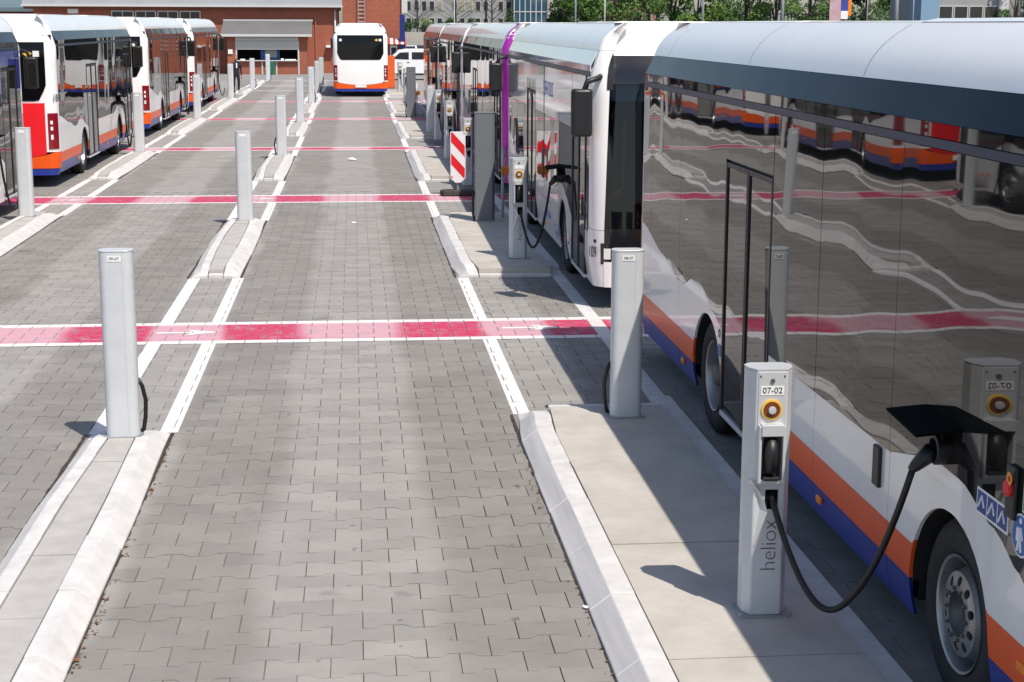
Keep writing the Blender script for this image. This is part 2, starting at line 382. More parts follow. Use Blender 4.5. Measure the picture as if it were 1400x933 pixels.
AMP = .024; GAPX, GAPY = .0034, .0019
def stone_poly(ix_=GAPX, iy_=GAPY):
    """bone-shaped paving stone, local, anticlockwise; bulges where its neighbours end"""
    xs = [0, .19, .32, .68, .81, 1]; hs = [1, 1, -1, -1, 1, 1]
    top = [(ix_ + (PL - 2 * ix_) * x, PP - iy_ + AMP * h) for x, h in zip(xs, hs)]
    bot = [(ix_ + (PL - 2 * ix_) * x, iy_ - AMP * h) for x, h in zip(xs, hs)]
    return bot + top[::-1]
SP = stone_poly()
def stone_mb(mb, ox, oy, dz=0, tx=0, ty=0):
    cx, cy = PL / 2, PP / 2; n = len(SP)
    k = len(mb.v)
    for zt in (0, 1):
        for p in SP:
            z = dz + tx * (p[0] - cx) + ty * (p[1] - cy) if zt else -.02
            mb.v.append((ox + p[0], oy + p[1], z))
    mb.f.append(tuple(range(k + n, k + 2 * n))); mb.m.append(0)
    for i in range(n): mb.f.append((k + i, k + (i + 1) % n, k + n + (i + 1) % n, k + n + i)); mb.m.append(0)
variants = []
for i in range(5):
    mb = MB(); stone_mb(mb, 0, 0, 0, random.uniform(-.006, .006), random.uniform(-.008, .008)); variants.append(mb.mesh('paver', 'paver'))
cells = []
for r in range(-16, 113):
    y = PY0 + r * PP
    for c in range(-28, 26):
        x = PX0 + (c - (.5 if r % 2 else 0)) * PL
        cells.append((x, y))
near = [c for c in cells if -1.75 < c[0] < 1.35 and c[1] > 7.45]
near.sort(key=lambda c: c[1]); near = near[:300]; ns = set(near)
for i, (x, y) in enumerate(near):
    o = link('paver', variants[i % 5], paving); o.location = (x, y, random.uniform(-.002, .002))
mb = MB()
for (x, y) in cells:
    if (x, y) in ns: continue
    stone_mb(mb, x, y, random.uniform(-.002, .002), random.uniform(-.006, .006), random.uniform(-.008, .008))
o = mb.build('paver_field', 'paver', paving, fix=False); o['kind'] = 'stuff'

# painted marks: the stone tops cut to the marking, so that the joints stay open
def paint(name, mat, rects, z=.004, label=None):
    mb = MB()
    for (x0, x1, y0, y1) in rects:
        for (x, y) in cells:
            if x > x1 or x + PL < x0 or y - AMP > y1 or y + PP + AMP < y0: continue
            if not (y < 32.9): continue
            pl = clip([(x + p[0], y + p[1]) for p in SP], x0, x1, y0, min(y1, 32.95))
            if len(pl) > 2: mb.add([(p[0], p[1], z) for p in pl], [tuple(range(len(pl)))])
        if y1 > 33:
            a = max(33, y0); mb.add([(x0, a, z - .003), (x1, a, z - .003), (x1, y1, z - .003), (x0, y1, z - .003)], [(0, 1, 2, 3)])
    return struct(mb.build(name, mat, fix=False), label)
STR = [(17.05, 18.3), (30.85, 32.3), (43.9, 45.1), (57.9, 59.2), (71.3, 72.5)]
XL, XR = -9.5, 5.6
WB = .16
for i, (a, b) in enumerate(STR):
    paint('crossing_band', 'paint_pink', [(XL, XR, a + WB, b - WB)], label='pink and magenta band painted across the bays between white borders')
    paint('crossing_border', 'paint_white', [(XL, XR, a, a + WB), (XL, XR, b - WB, b)], label='white border lines of a pink crossing band')
LI = [(2.0, 13.2), (21.6, 28.0), (35.3, 42.0), (49.3, 55.8), (62.5, 69.4), (76.3, 82.6)]
FI = [(8.0, 14.0), (21.0, 29.0), (35.8, 43.2), (50.2, 58.2), (64.5, 74.0), (79.5, 85.6), (92, 97.7)]
RI = [(2.0, 13.6), (21.4, 28.3), (35.0, 43.2), (48.2, 55.6), (62.0, 69.4), (75.6, 82.5)]
def gaps(I, y1): return [(I[k][1] + .02, (I[k + 1][0] if k + 1 < len(I) else y1) - .02) for k in range(len(I))]
def minus_bands(g):
    out = []
    for a, b in g:
        cur = a
        for s, e in STR:
            if s > cur and e < b: out.append((cur, s - .004)); cur = e + .004
            elif s <= cur < e: cur = e + .004
            elif s < b <= e: b = s - .004
        if b > cur: out.append((cur, b))
    return out
def lane_lines(I, xs, y1): return [(x0, x1, a, b) for a, b in minus_bands(gaps(I, y1)) for x0, x1 in xs]
paint('lane_line', 'paint_white', lane_lines(LI, [(-2.24, -2.09), (-1.66, -1.51)], 90), label='white lane lines linking the narrow islands beside the empty bay')
paint('lane_line', 'paint_white', lane_lines(FI, [(-5.86, -5.71), (-5.28, -5.13)], 99), label='white lane lines linking the islands beside the row of parked buses')
paint('lane_line', 'paint_white', lane_lines(RI, [(1.34, 1.49)], 90), label='white lane line linking the wide charging islands')
paint('lane_line', 'paint_white', [(-5.1, -2.3, 83.4, 83.75), (-5.1, -2.3, 90, 90.4), (-4.9, 1, 98.2, 98.6)], label='white transverse lines on the far yard paving')
# the small white arrows inside the crossing bands
def arrow(x, y, n):
    mb = MB()
    for pts in ([(-.34, -.045), (.06, -.045), (.06, .045), (-.34, .045)], [(-.02, -.17), (.36, .0), (-.02, .17), (.06, 0)]):
        for (cx, cy) in cells:
            if abs(cx - x) > 1 or abs(cy - y) > .6: continue
            pl = clip([(x + p[0], y + p[1]) for p in pts], cx + .004, cx + PL - .004, cy + .003, cy + PP - .003)
            if len(pl) > 2: mb.add([(p[0], p[1], .0075) for p in pl], [tuple(range(len(pl)))])
    struct(mb.build('direction_arrow', 'paint_white', fix=False), n)
arrow(-1.87, 17.68, 'white arrow in the pink band between the empty bay and its neighbour')
arrow(1.95, 17.68, 'white arrow in the pink band in front of the near bus')
arrow(-5.5, 31.6, 'white arrow in the pink band beside the parked buses')
arrow(-1.87, 31.6, 'white arrow in the second pink band')

# ---------------------------------------------------------------- kerbed islands
KH = .115
def kerb_run(parent, prof, y0, y1, xf, mir, mat, length=1.0):
    """kerb stones one by one: profile (dx, z) swept along y with the line x = xf(y)"""
    n = max(1, round((y1 - y0) / length)); st = (y1 - y0) / n
    for i in range(n):
        a, b = y0 + i * st + .0045, y0 + (i + 1) * st - .0045
        mb = MB(); secs = 4; k = len(prof); jz = random.uniform(-.003, .003); jx = random.uniform(-.004, .004)
        for j in range(secs + 1):
            y = a + (b - a) * j / secs; e = min(1, .25 + .75 * smf(0, .7, min(y - y0, y1 - y) + .12))
            for dx, z in prof: mb.v.append((xf(y) + mir * (dx + jx), y, (z * e if z > 0 else z) + (jz if z > 0 else 0)))
        for j in range(secs):
            for q in range(k): mb.f.append((j * k + q, j * k + (q + 1) % k, (j + 1) * k + (q + 1) % k, (j + 1) * k + q)); mb.m.append(1 if q == 1 else 0)
        mb.f.append(tuple(range(k))); mb.f.append(tuple(range(secs * k, secs * k + k))); mb.m += [0, 0]
        mb.build('kerb_stone', ['kerb_white', mat], parent, bevel=.006)
def slabs(parent, y0, y1, xa, xb, z, length, mat='slab'):
    n = max(1, round((y1 - y0) / length)); st = (y1 - y0) / n
    for i in range(n):
        a, b = y0 + i * st + .005, y0 + (i + 1) * st - .005; mb = MB()
        ys = [a, (a + b) / 2, b]; zz = z + random.uniform(-.003, .003)
        for y in ys:
            for x in (xa(y), xb(y)): mb.v += [(x, y, -.02), (x, y, zz)]
        for j in range(2):
            k = j * 4; mb.f += [(k + 1, k + 3, k + 7, k + 5), (k, k + 4, k + 5, k + 1), (k + 2, k + 3, k + 7, k + 6)]; mb.m += [0] * 3
        mb.f += [(0, 1, 3, 2), (8, 10, 11, 9)]; mb.m += [0, 0]
        mb.build('concrete_slab', mat, parent)
KPN = [(0, -.02), (0, .02), (.115, KH), (.215, KH), (.215, -.02)]
KP = [(0, -.02), (0, .02), (.125, KH), (.265, KH), (.265, -.02)]
def narrow_island(xc, y0, y1, label):
    e = empty('traffic_island', (0, 0, 0)); struct(e, label)
    sw = lambda y: .05 * smf(0, 2.5, min(y - y0, y1 - y))
    xr = lambda y: xc + .30 + sw(y) * .5; xl = lambda y: xc - .34 - sw(y)
    kerb_run(e, KPN, y0, y1, xr, -1, 'kerb_white'); kerb_run(e, KPN, y0, y1, xl, 1, 'kerb_white')
    slabs(e, y0 + .13, y1 - .13, lambda y: xl(y) + .225, lambda y: xr(y) - .225, KH - .012, 1.1, 'kerb_grey')
    for a in (y0 + .005, y1 - .125):
        mb = MB(); mb.box(xl(a) + .224, xr(a) - .224, a, a + .12, -.02, KH * .45); mb.build('end_stone', 'kerb_white', e, bevel=.01)
    return e
for i, (a, b) in enumerate(LI): narrow_island(-1.87, a, b, 'narrow kerbed island with white kerb stones beside the empty bay')
for i, (a, b) in enumerate(FI): narrow_island(-5.49, a, b, 'narrow kerbed island with white kerb stones beside the parked buses')
for i, (a, b) in enumerate(RI):
    e = empty('charging_island', (0, 0, 0)); struct(e, 'wide concrete charging island with white kerb beside the bus bay')
    sw = lambda y: .06 * smf(0, 1.0, min(y - a, b - y))
    xk = lambda y: 1.37 - sw(y)
    kerb_run(e, KP, a, b, xk, 1, 'kerb_scuffed', 1.0)
    slabs(e, a + .12, b - .12, lambda y: xk(y) + .277, lambda y: 2.62, KH - .012, 1.75)
    for y in (a + .003, b - .113):
        mb = MB(); mb.box(xk(y) + .272, 2.62, y, y + .11, -.02, KH * (.8 if y > a + 1 else .35)); mb.build('end_stone', 'kerb_white', e, bevel=.01)
# dark dirt-filled joint along the foot of the kerbs
mb = MB()
for I, x0, sg in ((LI, -1.545, 1), (LI, -2.262, -1), (FI, -5.165, 1), (RI, 1.312, -1)):
    for a, b in I:
        if a > 40: continue
        n = int((b - a) / .12)
        for k in range(n):
            ya, yb = a + (b - a) * k / n, a + (b - a) * (k + 1) / n; w_ = random.uniform(.004, .016)
            mb.add([(x0 - sg * .02, ya, .0062), (x0 + sg * w_, ya, .0062), (x0 + sg * w_ * random.uniform(.8, 1.2), yb, .0062), (x0 - sg * .02, yb, .0062)], [(0, 1, 2, 3)])
struct(mb.build('kerb_joint', 'joint_dirt', fix=False), 'dark dirt-filled joint along the kerb foot')
# the flush white edging stones between islands and the bus bay
e = empty('flush_edging', (0, 0, 0)); struct(e, 'flush pale edging stones along the bus bay')
y = 2.0
while y < 84:
    inis = any(a <= y < b for a, b in RI)
    z = .06 if inis else .006
    mb = MB(); mb.box(2.632, 2.80, y + .004, y + .996, -.02, z + random.uniform(-.002, .002)); mb.build('edging_stone', 'kerb_white', e, bevel=.006); y += 1.0

#==OBJECTS==
# ---------------------------------------------------------------- buses
BL, BWH = 12.1, 1.275                       # length, half width
AXR, AXF, ARCH = 3.40, 8.96, .545           # axle positions from the rear, arch radius
GT, BT, RT = 2.75, 3.05, 3.37               # top of side glass, top of the dark band, roof
def belt(y):                                # lower edge of the side glass, the flowing line of the photograph
    P = [(0, 1.44), (.3, 1.40), (1.5, 1.22), (2.15, 1.10), (2.4, 1.10), (2.75, 1.20), (3.1, 1.20), (3.6, 1.06), (3.95, .98), (5.4, 1.07), (8.0, 1.07), (8.25, 1.12), (8.65, 1.215),
         (9.05, 1.205), (9.5, 1.10), (9.8, .99), (10.0, .90), (12.2, .9)]
    for (a, za), (b, zb) in zip(P, P[1:]):
        if a <= y <= b: t = (y - a) / (b - a); t = t * t * (3 - 2 * t); return za + (zb - za) * t
    return P[-1][1]
def arch(y):
    z = -1
    for c in (AXR, AXF):
        if abs(y - c) <= ARCH: z = .46 + math.sqrt(max(0, ARCH ** 2 - (y - c) ** 2))
    return z
def make_plan():
    brk = [.32, .34, .79, 2.2, 3.95, 3.97, 5.38, 5.4, 6.58, 8.04, 9.8, 10.0, 10.02, 11.28, 11.3, 11.62, 6.0, 4.1, 7.9]
    ys = set(brk) | {1.05, 1.056, 4.2, 4.206, 7.0, 7.006, 10.2, 10.206}
    for b in brk: ys |= {b - .004, b + .004}
    for c in (AXR, AXF):
        ys |= {c + ARCH * math.cos(math.pi * k / 20) for k in range(21)} | {c - ARCH - .001, c + ARCH + .001}
    y = .45
    while y < 11.6: ys.add(round(y, 3)); y += .15
    ys = sorted(q for q in ys if .3 <= q <= 11.64)
    pts = []
    rr = .24                                 # rear: slightly bowed, tight corners
    for k in range(10): x = (BWH - rr) * k / 10; pts.append((x, .045 * (x / (BWH - rr)) ** 2))
    for k in range(9): a = math.pi / 2 * k / 8; pts.append((BWH - rr + rr * math.sin(a), .045 + rr * (1 - math.cos(a))))
    for q in ys: pts.append((BWH, q))
    rf = .26
    for k in range(1, 11): a = math.pi / 2 * k / 10; pts.append((BWH - rf + rf * math.cos(a), BL - .10 - rf + rf * math.sin(a)))
    for k in range(1, 10): x = (BWH - rf) * (1 - k / 9); pts.append((x, BL - .10 * (x / (BWH - rf)) ** 2))
    nr = []
    for i in range(len(pts)):
        a = Vector(pts[max(0, i - 1)]); b = Vector(pts[min(len(pts) - 1, i + 1)]); t = (b - a).normalized(); n = Vector((t.y, -t.x))
        if i == 0: n = Vector((0, -1))
        if i == len(pts) - 1: n = Vector((0, 1))
        if .31 < pts[i][1] < 11.61 and pts[i][0] > BWH - .001: n = Vector((1, 0))
        nr.append(n)
    return pts, nr
PLAN, PNRM = make_plan()
def ix(y): return min((i for i in range(len(PLAN)) if PLAN[i][0] > BWH - .0005), key=lambda i: abs(PLAN[i][1] - y))
IR, IF_, IE = ix(.32), ix(11.62), len(PLAN) - 1
def lerp(a, b, t): return a + (b - a) * max(0, min(1, t))
def inset(z, n):
    if z < .6: s = .05 * ((.6 - z) / .35) ** 2
    elif z <= GT: s = 0
    elif z <= BT: t = (z - GT) / (BT - GT); s = .085 * max(0, (t - .42) / .58)
    else: t = (z - BT) / (RT - BT); s = .085 + .10 * t + .20 * t ** 2.5
    if n.y > 0: f = lerp(.03, 0, (z - .3) / .5) + lerp(0, .16, (z - 1.0) / 1.7) + (.0 if z < 2.7 else .55 * ((z - 2.7) / .67) ** 1.8)
    else: f = lerp(.03, 0, (z - .3) / .5) + lerp(0, .05, (z - 1.2) / 1.4) + (.0 if z < 2.6 else .42 * ((z - 2.6) / .77) ** 2)
    wv = abs(n.y) ** 1.5
    return s * (1 - wv) + f * wv
def sp_(i, z, off=0, s=1):
    p, n = PLAN[i], PNRM[i]; k = inset(z, n) - off
    return (s * (p[0] - n.x * k), p[1] - n.y * k, z)
def skin(parent, name, mat, i0, i1, zl, zh, nz=1, off=0, s=1, thick=.012, both=False):
    fz = lambda f, i: f(*PLAN[i]) if callable(f) else f
    if not both:                             # one object for each unbroken run (an arch may cut a stripe in two)
        live = [fz(zh, i) - fz(zl, i) > 1e-3 or fz(zh, i + 1) - fz(zl, i + 1) > 1e-3 for i in range(i0, i1)]
        runs = []; st = None
        for k, f in enumerate(live + [False]):
            if f and st is None: st = k
            if not f and st is not None: runs.append((i0 + st, i0 + k)); st = None
        if runs != [(i0, i1)]:
            o = None
            for a_, b_ in runs: o = skin(parent, name, mat, a_, b_, zl, zh, nz, off, s, thick)
            return o
    mb = MB()
    for sg in ((1, -1) if both else (s,)):
        k0 = len(mb.v)
        for i in range(i0, i1 + 1):
            a, b = fz(zl, i), fz(zh, i); b = max(a, b)
            for k in range(nz + 1): mb.v.append(sp_(i, a + (b - a) * k / nz, off, sg))
        for i in range(i1 - i0):
            ya, yb = PLAN[i0 + i], PLAN[i0 + i + 1]
            if fz(zh, i0 + i) - fz(zl, i0 + i) < 1e-4 and fz(zh, i0 + i + 1) - fz(zl, i0 + i + 1) < 1e-4: continue
            for k in range(nz):
                q = k0 + i * (nz + 1) + k; f = (q, q + nz + 1, q + nz + 2, q + 1)
                mb.f.append(f if sg > 0 else f[::-1]); mb.m.append(0)
    me = mb.mesh(name, mat, True); o = link(name, me, parent)
    if both:
        import bmesh
        bm = bmesh.new(); bm.from_mesh(me); bmesh.ops.remove_doubles(bm, verts=bm.verts, dist=.0005); bm.to_mesh(me); bm.free()
    if thick:
        md = o.modifiers.new('thickness', 'SOLIDIFY'); md.thickness = thick; md.offset = -1
        es = o.modifiers.new('edges', 'EDGE_SPLIT'); es.split_angle = R(32)
    return o
def tyre_mesh():
    mb = MB(); W = .28; prof = [(-W / 2 + .02, .30), (-W / 2, .34), (-W / 2 - .005, .42), (-W / 2 + .02, .465), (-.10, .48), (-.07, .48), (-.065, .47), (-.055, .47), (-.05, .48), (-.005, .48), (0, .47), (.01, .47), (.015, .48), (.05, .48), (.055, .47), (.065, .47), (.07, .48), (.10, .48), (W / 2 - .02, .465), (W / 2 + .005, .42), (W / 2, .34), (W / 2 - .02, .295), (W / 2 - .05, .285)]
    mb.lathe(prof, 40, 'x'); return mb.mesh('tyre', 'tyre', True)
def rim_mesh(front):
    mb = MB(); e = .14
    mb.lathe([(e - .045, .283), (e - .02, .297), (e - .005, .297), (e - .012, .284), (e - .05, .272), (-.10, .262)], 40, 'x', mi=0)
    xd = e - .002 if front else e - .13        # the disc stands out on the front axle, lies deep on the rear
    def disc(r): return xd - (.012 * smf(.15, .205, r)) if front else xd + .02 * smf(.1, .24, r)
    n = 10; r0, r1 = .115, .212
    mb.lathe([(disc(r1), r1), (disc(r1) - .025, r1 + .006), (disc(r1) - .09, r1 + .035), (-.08, .262)], 40, 'x', mi=0)
    for q in range(n):                           # ten oval hand holes
        c = 2 * math.pi * (q + .5) / n; h = math.pi / n; N_ = 20; per = []; hol = []
        for k in range(N_):
            t = k / N_ * 4; sd = int(t); u = t - sd
            a, r = [(c - h + 2 * h * u, r0), (c + h, r0 + (r1 - r0) * u), (c + h - 2 * h * u, r1), (c - h, r1 - (r1 - r0) * u)][sd]
            per.append((a, r)); ang = math.atan2((r - (r0 + r1) / 2) / ((r1 - r0) / 2), (a - c) / h)
            hol.append((c + .135 * math.cos(ang), .168 + .026 * math.sin(ang)))
        P = lambda a, r, dx=0: (disc(r) + dx, r * math.cos(a), r * math.sin(a))
        k0 = len(mb.v); mb.v += [P(*x) for x in per] + [P(*x) for x in hol] + [P(*x, -.02) for x in hol]
        for k in range(N_):
            k2 = (k + 1) % N_; mb.f += [(k0 + k, k0 + k2, k0 + N_ + k2, k0 + N_ + k), (k0 + N_ + k, k0 + N_ + k2, k0 + 2 * N_ + k2, k0 + 2 * N_ + k)]; mb.m += [0, 1]
    mb.lathe([(disc(.115), .115), (disc(.115) - .03, .11), (disc(.115) - .04, .10)] + ([(xd - .06, .09), (xd - .06, .0)] if front else [(xd + .05, .105), (xd + .10, .09), (xd + .115, .07), (xd + .115, 0)]), 28, 'x', mi=1)
    for q in range(10):                          # wheel nuts
        a = 2 * math.pi * q / 10; mb.lathe([(disc(.13) - .005, .011), (disc(.13) + .014, .010), (disc(.13) + .018, .005), (disc(.13) + .018, 0)], 6, 'x', (0, .128 * math.cos(a), .128 * math.sin(a)), mi=1)
    mb.lathe([(-.06, .262), (-.06, 0)], 24, 'x', mi=1)
    return mb.mesh('rim', ['rim', 'rim_dark'], True)
TYRE, RIMF, RIMR = tyre_mesh(), rim_mesh(True), rim_mesh(False)
for me in (RIMF, RIMR): me.set_sharp_from_angle(angle=R(40))
def wheel(bus, x, y, front, s):
    wh = link('wheel', TYRE.copy(), bus); wh.location = (x, y, .48); wh.rotation_euler = (random.uniform(0, 6) * 0, 0, 0 if s > 0 else math.pi)
    wh.data.name = 'wheel'; wh.name = 'wheel'
    r = link('rim', RIMF if front else RIMR, wh)
    return wh
def rbox(mb, cx, cy, cz, hx, hy, hz, r):
    """rounded box standing on z: plan corners rounded"""
    pts = []
    for qx, qy, a0 in ((1, 1, 0), (-1, 1, 90), (-1, -1, 180), (1, -1, 270)):
        for k in range(5):
            a = R(a0 + 22.5 * k); pts.append((cx + qx * (hx - r) + r * math.cos(a), cy + qy * (hy - r) + r * math.sin(a)))
    mb.prism(pts, 2, cz - hz, cz + hz)

def make_bus(name, label, loc, rz, white='bus_white', ring=None, band='bus_band', film=None, stripes=True, rear_panel=None, number=None, mirror=True, low=None, flap=False, stickers=False, group='electric city buses parked in the yard'):
    ring = ring or white
    bus = empty(name, loc, rz, label, 'bus', group)
    # dark core, chassis and driver's cab seen through the windscreen
    m = MB(); m.box(-1.2, 1.2, .2, 10.2, .99, 2.98); m.box(-.9, .9, .2, 11.6, .30, .985); m.box(-1.2, 1.2, .2, AXR - ARCH - .03, .34, .985)
    m.box(-1.2, 1.2, AXR + ARCH + .03, AXF - ARCH - .03, .34, .985); m.box(-1.2, 1.2, AXF + ARCH + .03, 11.4, .34, .9); m.build('core', 'dark_inside', bus)
    m = MB(); m.box(-1.05, .35, 11.25, 11.72, .9, 1.12); m.box(-1.0, -.35, 11.05, 11.3, 1.1, 1.3); m.build('dashboard', 'cab_grey', bus, bevel=.03)
    m = MB(); m.box(-.95, -.4, 10.35, 10.85, .95, 1.25); m.box(-.93, -.42, 10.3, 10.45, 1.2, 2.0); m.build('driver_seat', 'cab_grey', bus, bevel=.04)
    m = MB(); m.tube([(.55, 11.2, .9), (.55, 11.25, 1.25), (.35, 11.1, 1.45), (.1, 10.8, 1.5), (-.2, 10.4, 1.5)], .022); m.tube([(.3, 10.35, .9), (.3, 10.35, 2.7)], .02); m.tube([(1.05, 11.3, 1.0), (.98, 11.25, 1.25), (.80, 11.2, 1.38), (.78, 11.15, 2.5)], .024); m.build('handrail', 'handrail', bus, smooth=True)
    m = MB(); m.box(-1.05, 1.05, 11.35, 11.62, 2.45, 2.72); m.build('sun_blind', 'clay_blue', bus, bevel=.02)
    # roof shoulder, cap and covers
    sh = skin(bus, 'roof', white, 0, IE, BT + .003, RT, 6, both=True, thick=0)
    m = MB(); m.v = [sp_(i, RT, 0, 1) for i in range(IE + 1)] + [sp_(i, RT, 0, -1) for i in range(IE, -1, -1)]; m.f = [tuple(range(len(m.v)))]; m.m = [0]
    m.build('roof_panel', white, bus)
    for yj in (1.05, 4.2, 7.0, 10.2):
        skin(sh, 'roof_seam', 'cab_grey', ix(yj), ix(yj) + 1, BT + .01, RT - .01, 8, off=.0015, thick=0) if abs(PLAN[ix(yj) + 1][1] - PLAN[ix(yj)][1]) < .012 else None
    if ring == 'purple':
        for sg in (1, -1): skin(sh, 'ring_top', ring, ix(11.3), IF_ + 5, GT + .02, RT - .02, 8, s=sg, off=.006, thick=0)
    for (a, b, h, hw) in ((1.0, 4.2, .014, .86), (4.35, 6.9, .010, .86), (7.1, 10.9, .022, .9)):
        m = MB(); m.prism([(-hw, RT + .002), (-hw + .1, RT + h), (hw - .1, RT + h), (hw, RT + .002)], 1, a, b); m.build('roof_cover', white, bus, bevel=.02)
    for sg in (1, -1):
        skin(bus, 'side_band', band, IR, IF_, GT + .128, BT, 4, off=.002, s=sg); skin(bus, 'upper_glass', 'bus_glass' if band == 'bus_band' else band, IR, IF_, GT + .054, GT + .126, 1, off=.002, s=sg)
        skin(bus, 'trim_strip', 'trim', IR, IF_, GT + .004, GT + .05, 1, off=.008, s=sg)
        sm = [.32, .79, 2.2, 3.95, 5.4, 6.58, 8.04, 10.0, 11.3, 11.62]
        for a, b in zip(sm, sm[1:]):
            door = sg > 0 and (a, b) in ((3.95, 5.4), (10.0, 11.3))
            zt = lambda x, y, A=a: 2.33 if A == 3.95 else 2.47
            i0, i1 = ix(a + .004), ix(b - .004)
            lo = (lambda x, y: zt(x, y)) if door else (lambda x, y: belt(y))
            if ring == 'purple' and a == 11.3: skin(bus, 'corner_pillar', ring, i0, i1, .27, GT, 1, s=sg, off=.004); continue
            pane = skin(bus, 'window_pane', 'bus_glass', i0, i1, lo, GT, 1, off=.003, s=sg)
            pane.delta_rotation_euler = (0, 0, random.uniform(-.0006, .0006))
            if film and sg > 0 and (film != 'film_blue' or a > 6):
                fl = (lambda x, y: 2.5) if door else (lambda x, y: 2.05)
                skin(pane, 'advert_film', film, i0, i1, fl, GT - .01, 1, off=.0065, s=sg, thick=0)
            if not door:
                body = [('side_panel', low or white, .68, lambda x, y: belt(y) - .004)]
                if stripes: body += [('orange_stripe', 'orange', .48, .678), ('blue_stripe', 'blue', .27, .478)]
                else: body = [('side_panel', low or white, .27, lambda x, y: belt(y) - .004)]
                for nm, mt, z0, z1 in body:
                    lo2 = lambda x, y, z=z0: max(z, arch(y)); hi2 = (lambda x, y, z=z1: max(z, arch(y))) if not callable(z1) else z1
                    skin(bus, nm, mt, i0, i1, lo2, hi2, 2 if z0 < .6 else 1, s=sg, thick=.02)
        # doors with two glazed leaves
        if sg > 0:
            for a, b, zt in ((3.95, 5.4, 2.32), (10.0, 11.3, 2.46)):
                d_ = box_obj('door', 'black_plastic', bus, (1.225, 1.255, a + .01, b - .01, .33, zt), 0)
                mid = (a + b) / 2
                for q, (u, v) in enumerate(((a + .012, a + .05), (mid - .034, mid - .004), (mid + .004, mid + .034), (b - .05, b - .012))):
                    box_obj('door_post', 'black_plastic', d_, (1.256, 1.283, u, v, .34, zt - .01), .006)
                for u, v in ((a + .053, mid - .037), (mid + .037, b - .053)):
                    g = box_obj('door_glass', 'bus_glass', d_, (1.256, 1.270, u, v, .36, zt - .055))
                box_obj('door_header', 'black_plastic', d_, (1.256, 1.281, a + .053, b - .053, zt - .052, zt - .012), .004)
                box_obj('sill', 'alu', d_, (1.2, 1.282, a + .01, b - .01, .285, .325), .006)
        for y, fr in ((AXR, False), (AXF, True)): wheel(bus, sg * 1.075, y, fr, sg)
        for c in (AXR, AXF):
            m = MB(); pts = [(c + (ARCH + .005) * math.cos(math.pi * k / 16), .46 + (ARCH + .005) * math.sin(math.pi * k / 16)) for k in range(17)]
            for k in range(16):
                (a, za), (b, zb) = pts[k], pts[k + 1]; m.add([(sg * .9, a, za), (sg * 1.262, a, za), (sg * 1.262, b, zb), (sg * .9, b, zb)], [(0, 1, 2, 3)])
            m.build('wheel_arch', 'dark_inside', bus, smooth=True)
        # side marker lamps
        for y, z in ((2.45, .41), (6.75, .41), (10.02 - .14, .58)):
            box_obj('side_marker', 'amber', bus, tuple(sorted((sg * 1.262, sg * 1.284))) + (y - .045, y + .045, z - .022, z + .022), .006)
    # front end
    zc = .95
    k1 = next(i for i in range(IF_, IE) if PLAN[i][0] < 1.16)
    for sg in (1, -1):
        skin(bus, 'corner_pillar', ring, IF_ + 1, k1, zc + .006, BT, 8, s=sg, thick=.02)
        skin(bus, 'corner_panel', white if ring != 'purple' else ring, IF_ + 1, k1, .27, zc, 4, s=sg, off=.004, thick=.02)
        i_ = IF_ + 5; p_, n_ = PLAN[i_], PNRM[i_]
        la = MB(); la.lathe([(0, .022), (.012, .02), (.012, 0)], 12, 'x'); lo_ = la.build('latch', 'ink', bus); lo_.location = (sg * (p_[0] + n_.x * .004), p_[1] + n_.y * .004, .82); lo_.rotation_euler.z = math.atan2(n_.y, sg * n_.x)
        h = skin(bus, 'headlight', 'black_gloss', k1 - 1, min(k1 + 3, IE - 3), .55, .8, 3, s=sg, off=.008, thick=.01)
        skin(h, 'lens', 'lamp_white', k1, min(k1 + 2, IE - 3), .61, .74, 2, s=sg, off=.011, thick=0)
    ws = skin(bus, 'windscreen', 'windscreen_glass', k1, IE, .98, 2.66, 8, both=True, thick=0)
    skin(bus, 'front_panel', 'black_gloss', k1, IE, .58, .976, 3, both=True)
    skin(bus, 'front_bumper', white if ring != 'purple' else ring, k1, IE, .27, .577, 3, both=True, off=.01)
    ds = skin(bus, 'destination_display', 'black_gloss', k1, IE, 2.664, BT - .06, 4, both=True)
    skin(bus, 'front_dome', white, k1, IE, BT - .057, BT + .0, 2, both=True, thick=0)
    for sg in (1, -1): skin(ds, 'dome_seal', 'black_plastic', k1 - 1, k1 + 2, 2.6, RT - .04, 8, s=sg, off=.008, thick=0)
    # rear end
    r1 = next(i for i in range(IR) if PLAN[i][0] > 1.0)
    skin(bus, 'rear_panel', rear_panel or white, 0, r1, lambda x, y: .55 + .10 * (x / 1.0) ** 2, 1.66, 4, both=True, off=.006)
    for sg in (1, -1):
        skin(bus, 'rear_pillar', white, r1, IR - 1, .70, BT, 8, s=sg, thick=.02)
        lp = skin(bus, 'tail_lamp', 'lamp_red', r1 + 1, r1 + 6, .76, 1.46, 3, s=sg, off=.014)
        for z in (.98, 1.16, 1.28): skin(lp, 'lamp_cell', 'lamp_white', r1 + 2, r1 + 3, z - .035, z + (.035 if z > 1 else .06), 1, s=sg, off=.018, thick=0)
    skin(bus, 'rear_bumper', 'orange' if stripes else white, 0, IR, .375, lambda x, y: (.54 + .10 * (x / 1.0) ** 2 if x < 1.0 else .64 + .06 * smf(1.0, 1.25, x)), 4, both=True, off=.008)
    skin(bus, 'rear_skirt', 'blue' if stripes else 'black_plastic', 0, IR, .24, .372, 2, both=True)
    skin(bus, 'rear_top', white, 0, r1, 2.84, BT, 4, both=True, thick=0)
    skin(bus, 'rear_bezel', white, 0, r1, 1.62, 2.845, 4, both=True, off=-.004, thick=0)
